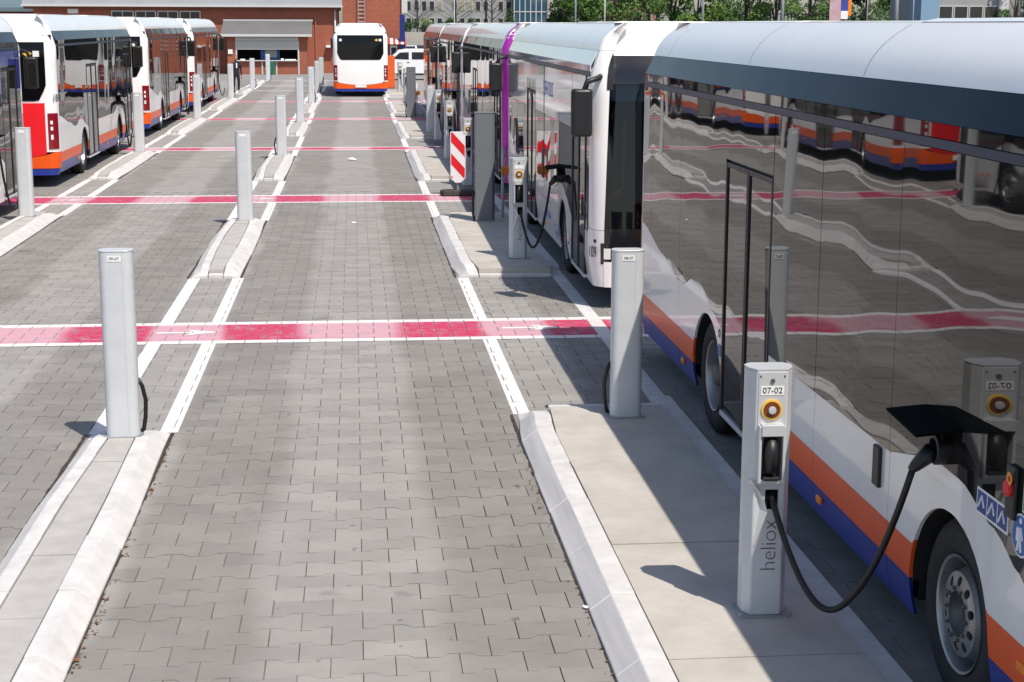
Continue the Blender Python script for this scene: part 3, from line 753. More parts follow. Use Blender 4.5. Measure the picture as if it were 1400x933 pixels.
    rw = skin(bus, 'rear_window', 'rear_glass', 0, r1 + 1, lambda x, y: 1.70 + .35 * smf(.85, 1.12, x) ** 2, 2.84, 5, both=True, off=.012)
    for sx in (-.92, .92):
        pl = box_obj('number_plate_lamp' if False else 'notice', 'label_white', rw, (sx - .06, sx + .06, -.012, .04, 2.56, 2.67))
    m = MB(); m.prism([(.66, 2.615), (.75, 2.55), (.84, 2.615), (.75, 2.68)], 1, -.02, .03); m.build('hazard_diamond', 'button_yellow', rw)
    box_obj('number_plate', 'label_white', bus, (-.26, .26, -.022, .03, .43, .53), .004)
    if mirror:
        for sg in (1, -1):
            mr = MB(); rbox(mr, sg * 1.42, 11.98, 2.34, .125, .085, .275, .06); mo = mr.build('mirror', 'black_plastic', bus, smooth=True, auto=35, bevel=.03)
            mr = MB(); mr.tube([(sg * 1.12, 11.62, 2.78), (sg * 1.22, 11.95, 2.74), (sg * 1.36, 12.02, 2.70), (sg * 1.41, 12.0, 2.55)], .035); mr.build('mirror_arm', 'black_plastic', mo, smooth=True)
            mr = MB(); rbox(mr, sg * 1.42, 11.888, 2.34, .10, .004, .23, .003); mr.build('mirror_glass', 'bus_glass', mo)
    if number:
        body, where = number
        if where == 'front':
            i = IF_ + 4; p, n = PLAN[i], PNRM[i]
            text(body, .19, 'ink', bus, (p[0] + n.x * .014, p[1] + n.y * .014, .68), (R(90), 0, math.atan2(n.y, n.x) + R(90))).scale.x = .62
        else:
            i = r1 + 6; p, n = PLAN[i], PNRM[i]
            text(body, .2, 'ink_grey', bus, (p[0] + n.x * .004, p[1] + n.y * .004, 1.75), (R(90), 0, math.atan2(n.y, n.x) + R(90)))
    if flap:                                     # charging flap swung open over the front wheel, plug and socket under it
        fl = MB(); pl = [(1.281, 8.54, 1.455), (1.47, 8.50, 1.43), (1.51, 9.06, 1.43), (1.281, 9.08, 1.455)]
        fl.add(pl + [(x, y, z - .014) for x, y, z in pl], [(0, 1, 2, 3), (7, 6, 5, 4), (0, 4, 5, 1), (1, 5, 6, 2), (2, 6, 7, 3), (3, 7, 4, 0)]); fo = fl.build('charging_flap', 'flap_black', bus, bevel=.004)
        box_obj('flap_hinge', 'flap_black', fo, (1.281, 1.33, 8.68, 8.95, 1.36, 1.438))
        so_ = MB(); so_.lathe([(0, .075), (.06, .075), (.065, .06), (.03, .05), (.03, 0)], 20, 'x', (1.281, 8.86, 1.30)); so_.build('socket', 'black_plastic', bus, smooth=True, auto=30)
    if stickers:
        X0 = 1.2795; s1 = 1.283
        def plate(nm, mt, y, z, hy, hz, par=bus, x=X0):
            m = MB(); m.prism([(y + hy * math.copysign(min(1, abs(c_) * 1.25), c_), z + hz * math.copysign(min(1, abs(s_) * 1.25), s_)) for c_, s_ in ((math.cos(R(a)), math.sin(R(a))) for a in range(15, 375, 30))], 0, x, x + .003)
            return m.build(nm, mt, par)
        hd = MB(); rbox(hd, 1.285, 7.86, .94, .012, .055, .115, .01); hd.build('flap_handle', 'black_plastic', bus, bevel=.008)
        st = box_obj('notice_strip', 'label_white', bus, (X0, X0 + .003, 9.29, 9.66, .985 + .13, 1.11 + .13))
        for k in range(3):
            q = box_obj('notice_field', 'ink_blue', st, (X0 + .0035, X0 + .005, 9.302 + k * .12, 9.408 + k * .12, .998 + .13, 1.098 + .13))
            m = MB(); m.tube([(X0 + .006, 9.32 + k * .12, 1.02 + .13), (X0 + .006, 9.36 + k * .12, 1.08 + .13), (X0 + .006, 9.39 + k * .12, 1.03 + .13)], .006, 5); m.build('pictogram', 'label_white', q)
        disc = MB(); disc.lathe([(.0, .098), (.003, .098), (.003, 0)], 28, 'x', (X0, 9.80, 1.16)); dd = disc.build('round_sign', 'label_white', bus)
        disc = MB(); disc.lathe([(.0, .088), (.002, .088), (.002, 0)], 28, 'x', (X0 + .0035, 9.80, 1.16)); disc.build('sign_field', 'sign_blue', dd)
        m = MB(); x = X0 + .0065
        m.tube([(x, 9.80, 1.20), (x, 9.80, 1.14)], .017, 6); m.tube([(x, 9.795, 1.15), (x, 9.782, 1.09)], .009, 5); m.tube([(x, 9.805, 1.15), (x, 9.822, 1.09)], .009, 5); m.tube([(x, 9.79, 1.19), (x, 9.77, 1.145)], .007, 5); m.tube([(x, 9.81, 1.19), (x, 9.83, 1.145)], .007, 5); m.lathe([(0, .014), (.002, .012), (.003, 0)], 12, 'x', (x, 9.80, 1.227)); m.build('walking_figure', 'label_white', dd)
        g = box_obj('green_notice', 'label_white', bus, (X0, X0 + .003, 9.80, 9.95, 1.27, 1.43)); box_obj('green_field', 'sign_green', g, (X0 + .0035, X0 + .005, 9.81, 9.94, 1.28, 1.42)); box_obj('green_line', 'label_white', g, (X0 + .0055, X0 + .006, 9.82, 9.93, 1.36, 1.37))
        box_obj('corner_notice', 'label_white', bus, (X0, X0 + .003, 9.83, 9.95, 1.52, 1.75))
        op = MB(); rbox(op, X0 + .012, 9.70, 1.33, .012, .05, .12, .01); oo = op.build('emergency_opener', 'black_plastic', bus, bevel=.01)
        op = MB(); op.lathe([(0, .04), (.012, .04), (.02, .03), (.02, 0)], 20, 'x', (X0 + .0245, 9.70, 1.35)); op.build('opener_knob', 'tactile_red', oo, smooth=True, auto=30)
        ring_ = MB(); ring_.lathe([(0, .022), (.008, .03), (.008, .014), (0, .014)], 20, 'x', (X0 + .034, 9.73, 1.40)); ring_.build('opener_ring', 'amber', oo)
        # small print beside the rear wheel
        rg = MB(); rg.lathe([(0, .035), (.002, .035), (.002, .022), (0, .022)], 20, 'x', (1.277, 3.93 - .12 + .06, .93)); rg.build('round_mark', 'ink', bus)
        box_obj('blue_print', 'sign_blue', bus, (1.277, 1.279, 3.84, 3.935, .75, .84))
    return bus

XR_ = 2.88 + BWH; XL_ = -6.1 - BWH
bus_near = make_bus('city_bus', 'white bus with orange and blue stripes and open black flap above its front wheel', (XR_, 16.3, 0), math.pi, flap=True, stickers=True)
bus_109 = make_bus('city_bus', 'white bus numbered 109 with pale film along its upper windows', (XR_ + .01, 30.75, 0), math.pi - .009, band='film_white', film='film_white', stripes=False, number=('109', 'front'), flap=True)
bus_p = make_bus('city_bus', 'bus with a bright purple front corner behind the bus numbered 109', (XR_, 43.55, 0), math.pi, white='bus_white', ring='purple', low='purple', stripes=False, flap=True)
bus_4 = make_bus('city_bus', 'white-fronted bus parked directly behind the purple-cornered bus', (XR_, 55.85, 0), math.pi, flap=True)
bus_5 = make_bus('city_bus', 'rearmost bus of the charging row, beside the white van', (XR_, 68.0, 0), math.pi, flap=True)
bus_far = make_bus('city_bus', 'white bus seen from behind standing in the open bay', (.31, 76.6, 0), 0)
bus_l0 = make_bus('city_bus', 'bus with a blue and magenta film above its front door', (XL_, 18.95, 0), 0, film='film_blue', stripes=False, flap=True)
bus_184 = make_bus('city_bus', 'white bus numbered 184 with a bright red rear panel', (XL_, 34.1, 0), 0, rear_panel='red', number=('184', 'rear'), flap=True)
bus_l2 = make_bus('city_bus', 'white bus with orange bumper parked in front of the red-backed bus', (XL_, 49.3, 0), 0, flap=True)
bus_l3 = make_bus('city_bus', 'bus at the head of the left row, nearest the brick kiosk', (XL_, 63.4, 0), 0, flap=True)
for b_ in (bus_l0, bus_184, bus_l2, bus_l3): b_.scale.z = 1.045
t_ = text('SERVOLIS', .3, 'film_text', bus_109, (1.2845, 7.1, 2.42), (R(90), 0, R(90)))
m = MB()
for (y, z, hy, hz) in ((9.05, 2.42, .13, .16), (9.0, 2.2, .05, .1), (9.16, 2.18, .05, .1), (8.8, 2.3, .04, .12), (9.3, 2.3, .04, .12)): m.box(1.2825, 1.285, y - hy, y + hy, z - hz, z + hz)
m.build('printed_picture', 'leaf_brown', bus_109)
for (y, z, hy, hz) in ((8.3, .55, .28, .012), (8.3, .45, .15, .04), (7.2, .8, .3, .015), (7.2, .6, .25, .05), (6.6, .8, .3, .012)):
    box_obj('printed_line', 'film_text', bus_109, (1.2765, 1.2785, y - hy, y + hy, z - hz, z + hz))
m = MB(); m.box(1.2825, 1.285, 9.0, 9.9, 2.30, 2.5); m.build('printed_patch', 'film_magenta', bus_l0)
# ---------------------------------------------------------------- charging posts
def stadium(w, dpt, r, n=6):
    pts = []
    for qx, qy, a0 in ((1, 1, 0), (-1, 1, 90), (-1, -1, 180), (1, -1, 270)):
        for k in range(n + 1):
            a = R(a0 + 90 * k / n); pts.append((qx * (w / 2 - r) + r * math.cos(a), qy * (dpt / 2 - r) + r * math.sin(a)))
    return pts
PH = 1.41
def plain_post(loc, label, number=None, group=None, cable=0, h=PH):
    p = empty('charging_post', loc, random.uniform(-.03, .03), label, 'charging post', group)
    m = MB(); m.prism(stadium(.262, .17, .062), 2, .012, h); m.build('column', 'post_grey', p, smooth=True, auto=25)
    m = MB(); m.prism(stadium(.268, .176, .065), 2, h, h + .012); m.build('cap', 'alu', p, smooth=True, auto=30, bevel=.003)
    m = MB(); m.prism(stadium(.30, .21, .04), 2, 0, .012); m.build('base_plate', 'steel_grey', p)
    for sx in (-.135, .135):
        m = MB(); m.lathe([(.012, .011), (.026, .010), (.026, 0)], 6, 'z', (sx, -.088, 0)); m.build('bolt', 'steel_grey', p)
    box_obj('front_rail', 'post_grey2', p, (.052, .056, -.0862, -.0848, .02, h - .01))
    pl = box_obj('number_plate', 'label_white', p, (-.058, .048, -.0882, -.0858, h - .075, h - .03))
    if number: text(number, .034, 'ink', pl, (-.005, -.089, h - .0525), (R(90), 0, 0))
    if cable:
        m = MB(); s = cable; m.tube([(s * .125, .02, .46), (s * .155, .03, .40), (s * .178, .04, .28), (s * .17, .05, .14), (s * .15, .06, .03), (s * .12, .09, .015)], .017, 8); m.build('cable', 'cable', p, smooth=True)
    return p
def charger(loc, label, number=None, group=None, to=None, detail=True, rz=0):
    p = empty('charging_post', loc, rz, label, 'charging post', group)
    h = PH; f = -.092                                        # front face
    m = MB(); prof = [(-.128, .05), (-.122, -.03), (-.085, f), (.085, f), (.122, -.03), (.128, .05), (.09, .092), (-.09, .092)]
    m.prism(prof, 2, .012, h); m.build('column', 'post_grey', p, bevel=.008)
    m = MB(); m.prism([(x * 1.01, y * 1.01) for x, y in prof], 2, h, h + .008); m.build('cap', 'alu', p)
    m = MB(); m.prism(stadium(.30, .23, .03), 2, 0, .012); b = m.build('base_plate', 'steel_grey', p)
    for sx, sy in ((-1, -1), (1, -1)):
        m = MB(); m.lathe([(.012, .014), (.03, .013), (.03, 0)], 6, 'z', (sx * .135, sy * .1, 0)); m.build('bolt', 'steel_grey', b)
    fa = box_obj('fascia', 'alu', p, (-.076, .076, f - .005, f - .0005, .80, h - .006), .003)
    for sx, sz in ((-.066, .82), (.066, .82), (-.066, h - .03), (.066, h - .03)):
        m = MB(); m.lathe([(0, .006), (-.003, .005), (-.003, 0)], 8, 'y', (sx, f - .005, sz)); m.build('screw', 'rim_dark', fa)
    pl = box_obj('number_plate', 'label_white', p, (-.064, .064, f - .0075, f - .0055, h - .135, h - .085))
    if number: text(number, .048, 'ink', pl, (0, f - .0083, h - .11), (R(90), 0, 0))
    m = MB(); m.lathe([(0, .013), (-.008, .012), (-.008, 0)], 14, 'y', (.0, f - .005, h - .055)); m.build('lock', 'rim_dark', p)
    m = MB(); m.lathe([(0, .058), (-.008, .058), (-.010, .05), (-.010, 0)], 28, 'y', (-.002, f - .0055, h - .215)); bt = m.build('stop_button', 'button_yellow', p, smooth=True, auto=30)
    m = MB(); m.lathe([(0, .046), (-.003, .046), (-.003, 0)], 28, 'y', (-.002, f - .016, h - .215)); m.build('button_ring', 'button_dark', bt)
    m = MB(); m.lathe([(0, .02), (-.008, .02), (-.010, .022), (-.016, .02), (-.018, 0)], 20, 'y', (-.002, f - .019, h - .215)); m.build('button_head', 'alu', bt, smooth=True, auto=30)
    # plug holster: metal surround, dark bowl, the plug standing in it
    z1, z0 = h - .30, h - .62
    m = MB()
    for q in ((-.074, -.058, f - .05, f - .001, z0, z1), (.058, .074, f - .05, f - .001, z0, z1), (-.074, .074, f - .03, f - .001, z0 - .012, z0 + .012)): m.box(*q)
    m.box(-.062, .062, f - .062, f - .0015, z1 - .055, z1 + .01)
    ho = m.build('plug_holster', 'alu', p, bevel=.004)
    box_obj('holster_bowl', 'black_gloss', ho, (-.057, .057, f - .008, f - .0055, z0 + .013, z1 - .056))
    m = MB(); m.tube([(0, f - .018, z1 - .08), (0, f - .03, z1 - .16), (0, f - .035, z0 + .06)], [.034, .04, .03], 10); m.build('plug', 'black_plastic', ho, smooth=True)
    m = MB(); m.box(-.045, .045, f - .055, f - .02, z0 + .0125, z0 + .035); m.build('latch', 'black_plastic', ho, bevel=.006)
    # cable outlet, bright sculpted wing on the left of the lower front, lettering
    box_obj('cable_outlet', 'flap_black', p, (-.02, .05, f - .004, f - .0005, z0 - .16, z0 - .05))
    m = MB(); zt, zb = z0 - .04, .42
    m.add([(-.128, -.0, zt), (-.03, f - .03, zt - .06), (-.012, f - .034, zt - .13), (-.075, f - .006, zb), (-.126, -.005, zb - .1), (-.10, f - .001, zt + .05), (-.02, f - .002, zt - .13), (-.078, f - .0015, zb - .02)],
          [(0, 5, 1), (0, 1, 2), (0, 2, 3), (0, 3, 4), (1, 6, 2), (2, 6, 7), (2, 7, 3), (5, 6, 1)]); m.build('wing', 'alu', p)
    if detail: text('heliox', .13, 'ink_grey', p, (.012, f - .001, .42), (R(90), R(-90), 0), spacing=.95)
    c = MB(); st = Vector((.015, f - .004, z0 - .09))
    if to:
        e = Vector(to) - Vector(loc); e = Matrix.Rotation(-rz, 3, 'Z') @ e; pts = []
        lowz = .12
        for k in range(25):
            t = k / 24; base = st.lerp(e, t); sag = (1 - (2 * t - .95) ** 2) if t < .975 else 0
            depth = 4 * t * (1 - t) * (min(st.z, e.z) - lowz) * 1.18; base.z -= depth
            base.y -= .10 * math.sin(math.pi * min(1, t * 1.6)) * (1 - t); pts.append(base)
        c.tube(pts, .0175, 10)
    else:
        c.tube([st, st + Vector((.02, -.06, -.15)), st + Vector((.05, -.1, -.4)), st + Vector((.12, -.06, -.55)), st + Vector((.17, 0, -.4)), st + Vector((.16, .02, -.1))], .0165, 8)
    cc = c.build('charging_cable', 'cable', p, smooth=True)
    if to:                                                   # the connector pushed into the socket under the flap
        e2 = Vector(to) + Vector((.085, -.03, .10)); e2 = Matrix.Rotation(-rz, 3, 'Z') @ (e2 - Vector(loc)); dv = (e2 - e)
        k = MB(); k.tube([e - dv * .12, e + dv * .1, e + dv * .55, e2], [.020, .030, .042, .045], 12); k.build('connector', 'black_plastic', cc, smooth=True)
    return p
# the plug end of the cable under each open flap
def plug_at(bus):                                            # world position of the plug of a bus
    return bus.matrix_basis @ Vector((1.43, 8.83, 1.20))
IZ = KH - .014
charger((2.24, 8.45, IZ), 'silver charging post numbered 07-02 with a cable to the near bus', '07-02', to=plug_at(bus_near), rz=-.03)
charger((2.27, 22.46, IZ), 'silver charging post with a cable to the bus numbered 109', to=plug_at(bus_109))
CG = 'charging posts in front of the rear buses'
charger((2.36, 34.0, IZ * 0), 'silver charging post right behind the striped warning beacon', to=plug_at(bus_p))
for (x, y, lb) in ((2.30, 39.6, 'between the third pink band and the striped beacon'), (2.38, 46.3, 'just past the third pink band, next to a plain post'), (2.30, 66.0, 'just past the second dark cabinet'), (2.2, 69.0, 'beside the rear bumper of the bus in the open bay'), (2.25, 80.0, 'between the orange locker and the white van')):
    charger((x, y, IZ), 'silver charging post ' + lb, group=CG, detail=False)
plain_post((2.24, 13.1, IZ), 'plain grey charging post numbered 08-07 beside the rear wheel of the near bus', '08-07', cable=-1)
plain_post((-1.885, 12.78, IZ), 'plain grey charging post numbered 09-07 at the end of the narrow island', '09-07', cable=1, h=1.495)
plain_post((2.31, 49.6, IZ), 'plain grey charging post on the wide charging islands before the second dark cabinet')
MG = 'plain charging posts beside the empty bay'
NI = 'plain grey charging post on the narrow island '
for k, (y, c, lb) in enumerate(((27.3, 0, 'just before the second pink band'), (41.0, -1, 'before the third pink band'), (54.8, 0, 'just before the fourth pink band'), (68.6, 1, 'just before the fifth pink band'), (79.5, 1, 'beside the bus in the open bay'), (88.6, 0, 'past the open-bay bus, towards the depot'))):
    plain_post((-1.86 + .02 * k, y, IZ), NI + lb, group=MG, cable=c, h=1.48)
LG = 'plain charging posts along the parked buses'
for (x, y, lb) in ((-5.61, 28.1, 'beside the bus with blue film'), (-5.52, 42.3, 'beside the bus numbered 184'), (-5.45, 57.3, 'beside the bus ahead of bus 184'), (-5.45, 73.0, 'right in front of the person in navy'), (-5.2, 84.6, 'between the person in navy and the kiosk'), (-5.03, 96.6, 'standing right before the kiosk counter')):
    plain_post((x, y, IZ), NI + lb, group=LG, cable=1 if y > 60 else 0, h=1.5)
# loose charging cables from the posts on the left to the buses there
for bus_, yy, nm in ((bus_184, 42.3, 'black charging cable hanging from the bus numbered 184'), (bus_l2, 57.3, 'black charging cable hanging from the bus ahead of the red-backed one'), (bus_l3, 73.0, 'black charging cable hanging from the bus by the kiosk'), (bus_l0, 28.1, 'black charging cable hanging from the bus with blue film')):
    a = bus_.matrix_basis @ Vector((1.43, 8.83, 1.20)); b = Vector((-5.72, yy + .06, .55)); m = MB(); pts = []
    for k in range(17):
        t = k / 16; q = a.lerp(b, t); q.z -= 4 * t * (1 - t) * .62; q.z = max(q.z, .13); pts.append(q)
    m.tube([a + Vector((-.085, 0, .10)), a + Vector((-.04, 0, .05))] + pts, [.045, .042] + [.02] * len(pts), 8); tag(m.build('charging_cable', 'cable', smooth=True), nm, 'cable', 'loose charging cables')

# dark cabinets and the thin masts with an orange box
def cabinet(loc, label):
    p = empty('power_cabinet', loc, 0, label, 'cabinet', 'dark grey power cabinets')
    m = MB(); m.prism([(-.165, -.11), (.12, -.11), (.165, -.06), (.165, .11), (-.165, .11)], 2, .02, 1.80); m.build('housing', 'cabinet_grey', p, bevel=.008)
    m = MB(); m.prism([(-.17, -.115), (.124, -.115), (.17, -.062), (.17, .115), (-.17, .115)], 2, 1.80, 1.82); m.build('lid', 'cabinet_grey', p, bevel=.004)
    box_obj('plinth', 'steel_grey', p, (-.15, .15, -.1, .1, 0, .02)); box_obj('lock', 'black_plastic', p, (.166, .176, -.02, .01, .95, 1.05))
    m = MB(); m.tube([(-.17, .0, .5), (-.20, -.02, .35), (-.20, -.02, .12), (-.17, -.01, .01)], .018); m.build('cable', 'cable', p, smooth=True)
    return p
cabinet((2.15, 26.9, IZ), 'tall dark grey cabinet behind the beacon, beside the bus numbered 109')
cabinet((2.06, 59.4, 0), 'tall dark grey cabinet far along the charging islands, before the white van')
def switch_mast(loc, label):
    p = empty('switch_mast', loc, 0, label, 'switch post', 'thin masts with an orange switch box')
    m = MB(); m.tube([(0, 0, 0), (0, 0, 1.22)], .026, 10); m.build('mast', 'post_grey', p, smooth=True)
    box_obj('switch_box', 'amber', p, (-.03, .11, -.09, -.027, .78, .92), .01); box_obj('bracket', 'steel_grey', p, (-.07, -.027, -.05, -.03, .83, .87))
    m = MB(); m.lathe([(0, .09), (.012, .09), (.012, 0)], 16, 'z'); m.build('foot', 'steel_grey', p)
switch_mast((2.50, 27.4, .06), 'thin grey mast with an orange box next to the tall dark cabinet')
switch_mast((2.30, 60.2, 0), 'thin grey mast with an orange box next to the far dark cabinet')

# striped warning beacon
bc = empty('warning_beacon', (2.02, 31.95, .0), 0, 'red and white striped warning beacon on a black rubber foot', 'warning beacon')
m = MB(); m.prism([(-.30, -.17), (.30, -.17), (.36, .0), (.30, .17), (-.30, .17), (-.36, 0)], 2, .012, .12); m.build('foot', 'rubber', bc, bevel=.02)
m = MB(); m.tube([(0, 0, .1), (0, 0, 1.0)], .025, 8); m.build('pole', 'steel_grey', bc)
bw, bz0, bz1 = .15, .26, 1.27
m = MB(); m.prism([(-bw, bz0 + .09), (-bw * .35, bz0), (bw * .35, bz0), (bw, bz0 + .09), (bw, bz1), (-bw, bz1)], 1, -.052, -.027); bo = m.build('board', 'sign_white', bc, bevel=.006)
for k in range(-1, 4):
    za = bz0 + .07 + k * .44; q = [(-bw + .014, za + .30), (bw - .014, za), (bw - .014, za + .22), (-bw + .014, za + .52)]
    q = clip(q, -bw + .014, bw - .014, bz0 + .10, bz1 - .014)
    if len(q) > 2: m = MB(); m.prism(q, 1, -.0545, -.0525); m.build('red_stripe', 'tactile_red', bo)

# litter
for (u, v, nm, s) in ((481, 219, 'crumpled white paper scrap on the open bay', .16), (803, 833, 'crumpled white paper scrap against the wide island kerb', .035), (484, 306, 'flat white paper scrap lying by the second pink band', .07)):
    g = ground(u, v); m = MB(); n = 7
    vs = [(math.cos(6.28 * k / n) * s * random.uniform(.6, 1), math.sin(6.28 * k / n) * s * random.uniform(.5, .8), random.uniform(.004, .03)) for k in range(n)] + [(0, 0, s * .45)]
    m.add([(g.x + a, g.y + b, c) for a, b, c in vs], [(k, (k + 1) % n, n) for k in range(n)] + [tuple(range(n))]); tag(m.build('paper_scrap', 'paper'), nm, 'litter', 'scraps of paper')
m = MB()
for _ in range(110):
    sd = random.random()
    if sd < .6: x, y = -1.525 + random.random() ** 2 * .05, random.choice((8.3, 9.3, 10.2, 11.6, 12.4, 8.8)) + random.gauss(0, .14)
    else: x, y = 1.30 - random.random() ** 2 * .05, random.uniform(7.8, 13)
    s = random.uniform(.006, .022); a = random.random() * 6.28; z = .003 + random.random() * .012
    m.add([(x + s * math.cos(a), y + s * math.sin(a), z), (x - s * .5 * math.sin(a), y + s * .5 * math.cos(a), z + random.random() * .012), (x - s * math.cos(a), y - s * math.sin(a), z), (x + s * .5 * math.sin(a), y - s * .5 * math.cos(a), z + random.random() * .012)], [(0, 1, 2, 3)])
o = m.build('leaf_litter', 'leaf_brown', fix=False); tag(o, 'dry brown leaf crumbs gathered along the foot of the kerbs', 'leaf litter', kind='stuff')

# ---------------------------------------------------------------- depot and kiosk
DY = 114.0
dep = empty('depot_building', (0, DY, 0), 0, 'long red brick depot hall under a pale ribbed metal roof edge', 'building')
m = MB(); m.box(-21.6, -1.05, 0, 9, 0, 4.30); m.build('wall', 'brick', dep)
m = MB(); x = -22.2; P = [(-22.2, 4.62)]
m.box(-22.2, -.9, -.25, 9.2, 4.30, 4.52); m.build('soffit', 'brick_dark', dep)
m = MB(); n = 130; vs = []; w_ = (22.2 - .75) / n
for k in range(n):
    xa = -22.2 + k * w_; m.box(xa, xa + w_ * .62, -.52, -.46, 4.56, 6.6); m.box(xa + w_ * .62, xa + w_, -.49, -.45, 4.56, 6.6)
m.box(-22.2, -.75, -.45, 9.4, 4.54, 6.62); ro = m.build('roof', 'metal_roof', dep)
m = MB(); m.box(-22.3, -.7, -.62, -.50, 4.46, 4.58); m.build('gutter', 'win_frame', ro)
for x0, x1 in ((-16.4, -14.9), (-14.8, -13.4), (-13.3, -11.9), (-11.8, -10.4)):
    wn = box_obj('window', 'win_frame', dep, (x0, x1, -.06, .02, 2.6, 4.2)); box_obj('pane', 'win_dark', wn, (x0 + .07, (x0 + x1) / 2 - .03, -.075, -.061, 2.68, 4.12)); box_obj('pane', 'win_dark', wn, ((x0 + x1) / 2 + .03, x1 - .07, -.075, -.061, 2.68, 4.12))
m = MB(); m.tube([(-1.25, -.12, 0), (-1.25, -.12, 4.5)], .06, 10); m.build('downpipe', 'win_frame', dep, smooth=True)
m = MB(); m.tube([(-2.6, -.08, 0), (-2.6, -.08, 3.9)], .035, 8); m.build('conduit', 'brick_pink', dep)
box_obj('floodlight', 'label_white', dep, (-14.4, -13.8, -.2, 0.01, 4.34, 4.44)); box_obj('wall_notice', 'label_white', dep, (-19.3, -18.6, -.04, 0.0, 4.0, 4.35))
box_obj('wall_lamp', 'label_white', dep, (-1.9, -1.3, -.5, -.01, 1.75, 1.9))

tw = empty('brick_tower', (0, DY - .2, 0), 0, 'tall plain red brick block with an iron ladder beside the depot hall', 'building')
m = MB(); m.box(-.74, 3.35, .4, 9, 0, 9.5); m.build('wall', 'brick', tw)
m = MB(); m.tube([(.35, .2, 1.5), (.35, .2, 9.6)], .03, 6); m.tube([(.80, .2, 1.5), (.80, .2, 9.6)], .03, 6)
for k in range(30): m.tube([(.35, .2, 1.6 + k * .27), (.80, .2, 1.6 + k * .27)], .018, 5)
m.build('ladder', 'steel_grey', tw)
box_obj('drain_cover', 'win_frame', tw, (3.352, 3.75, .2, 1.0, 4.1, 9.5))

kio = empty('brick_kiosk', (0, 111.2, 0), 0, 'low red brick kiosk with a lean-to roof and half-closed shutter', 'kiosk')
kx0, kx1 = -8.45, -3.15
m = MB(); m.box(kx0, -7.85, 0, 2.7, 0, 2.55); m.box(-3.72, kx1, 0, 2.7, 0, 2.55); m.box(-7.85, -3.72, 0, .25, 0, .86); m.box(-7.85, -3.72, 0, .3, 2.2, 2.55); m.box(-7.85, -3.72, 2.4, 2.7, 0, 2.55); m.build('wall', 'brick', kio)
m = MB(); n = 46; w_ = (kx1 - kx0 + .75) / n
for k in range(n):
    xa = kx0 - .4 + k * w_
    for a, b, dz in ((0, .6, .04), (.6, 1, 0)):
        xb, xc = xa + a * w_, xa + b * w_; m.add([(xb, -.45, 2.62 + dz), (xc, -.45, 2.62 + dz), (xc, 2.7, 3.55 + dz), (xb, 2.7, 3.55 + dz)], [(0, 1, 2, 3)])
m.prism([(-.46, 2.55), (2.72, 3.50), (2.72, 3.54), (-.46, 2.615)], 0, kx0 - .4, kx1 + .35); rk = m.build('roof', 'roof_dull', kio)
box_obj('fascia', 'win_frame', rk, (kx0 - .42, kx1 + .37, -.52, -.462, 2.50, 2.66)); box_obj('ridge', 'win_frame', rk, (kx0 - .42, kx1 + .37, 2.6, 2.8, 3.52, 3.63))
m = MB(); m.box(-7.9, -3.7, -.16, -.02, 2.22, 2.47); sh = m.build('shutter_box', 'shutter', kio, bevel=.02)
for k in range(9): box_obj('shutter_slat', 'shutter', sh, (-7.8, -3.76, -.09 + .003 * (k % 2), -.055, 1.645 + k * .062, 1.645 + k * .062 + .058))
box_obj('counter', 'win_frame', kio, (-7.85, -3.72, -.22, .45, .87, .93), .01)
box_obj('inner_wall', 'dark_inside', kio, (-7.8, -3.75, 2.2, 2.38, .9, 2.5)); box_obj('display_case', 'counter_blue', kio, (-6.3, -5.0, .9, 1.5, .94, 1.6), .03); box_obj('display_glass', 'steel_grey', kio, (-6.0, -5.2, .86, .895, 1.1, 1.6))
for x in (-7.86, -3.71, -6.15, -5.2): box_obj('post', 'win_frame', kio, (x - .05, x + .05, -.06, -.005, .0, .868 if -7 < x < -4 else 2.2))
for x0, x1, z in ((-7.6, -7.3, .99), (-4.9, -4.7, 1.02), (-4.6, -3.9, .97)): box_obj('tray', 'label_white', kio, (x0, x1, .0, .2, .932, z + .03))
box_obj('meter_box', 'label_white', kio, (-8.35 - .05, -8.1, -.08, -.003, 1.35, 1.65))
tag(box_obj('waste_bin', 'bin_green', None, (-5.75, -5.3, 110.2, 110.7, 0, .85), .03), 'green waste bin in front of the kiosk counter', 'bin')

# side stand with striped awning, blue pylon, orange locker
aw = empty('awning_stand', (0, 113.0, 0), 0, 'brick lean-to with a red and white striped awning beside the tall brick block', 'stand')
box_obj('wall', 'brick_dark', aw, (2.3, 3.6, .2, .42, 0, 2.2))
for k in range(8):
    m = MB(); xa = 2.15 + k * .18; m.add([(xa, -.9, 2.0), (xa + .18, -.9, 2.0), (xa + .18, .2, 2.4), (xa, .2, 2.4)], [(0, 1, 2, 3)]); m.build('awning_stripe', 'awning_red' if k % 2 else 'label_white', aw)
box_obj('door', 'label_white', aw, (2.5, 3.0, .12, .199, 0, 1.9)); box_obj('door_pane', 'win_dark', aw, (2.58, 2.92, .10, .119, .8, 1.75))
py = empty('blue_pylon', (3.3, 112.5, 0), 0, 'tall dark blue advertising pylon at the corner of the brick block', 'pylon')
box_obj('panel', 'sign_blue_deep', py, (-.14, .22, 0, .2, .3, 4.0), .01); box_obj('base', 'steel_grey', py, (-.2, .3, -.05, .25, 0, .295))
lk = empty('orange_locker', (1.92, 86.0, 0), 0, 'narrow orange locker standing right beside the bus in the open bay', 'locker')
box_obj('body', 'container_orange', lk, (-.21, .21, -.3, .3, .05, 1.72), .015); box_obj('door', 'container_orange', lk, (-.185, .185, -.315, -.301, .12, 1.66), .004); box_obj('plinth', 'steel_grey', lk, (-.2, .2, -.28, .28, 0, .05))

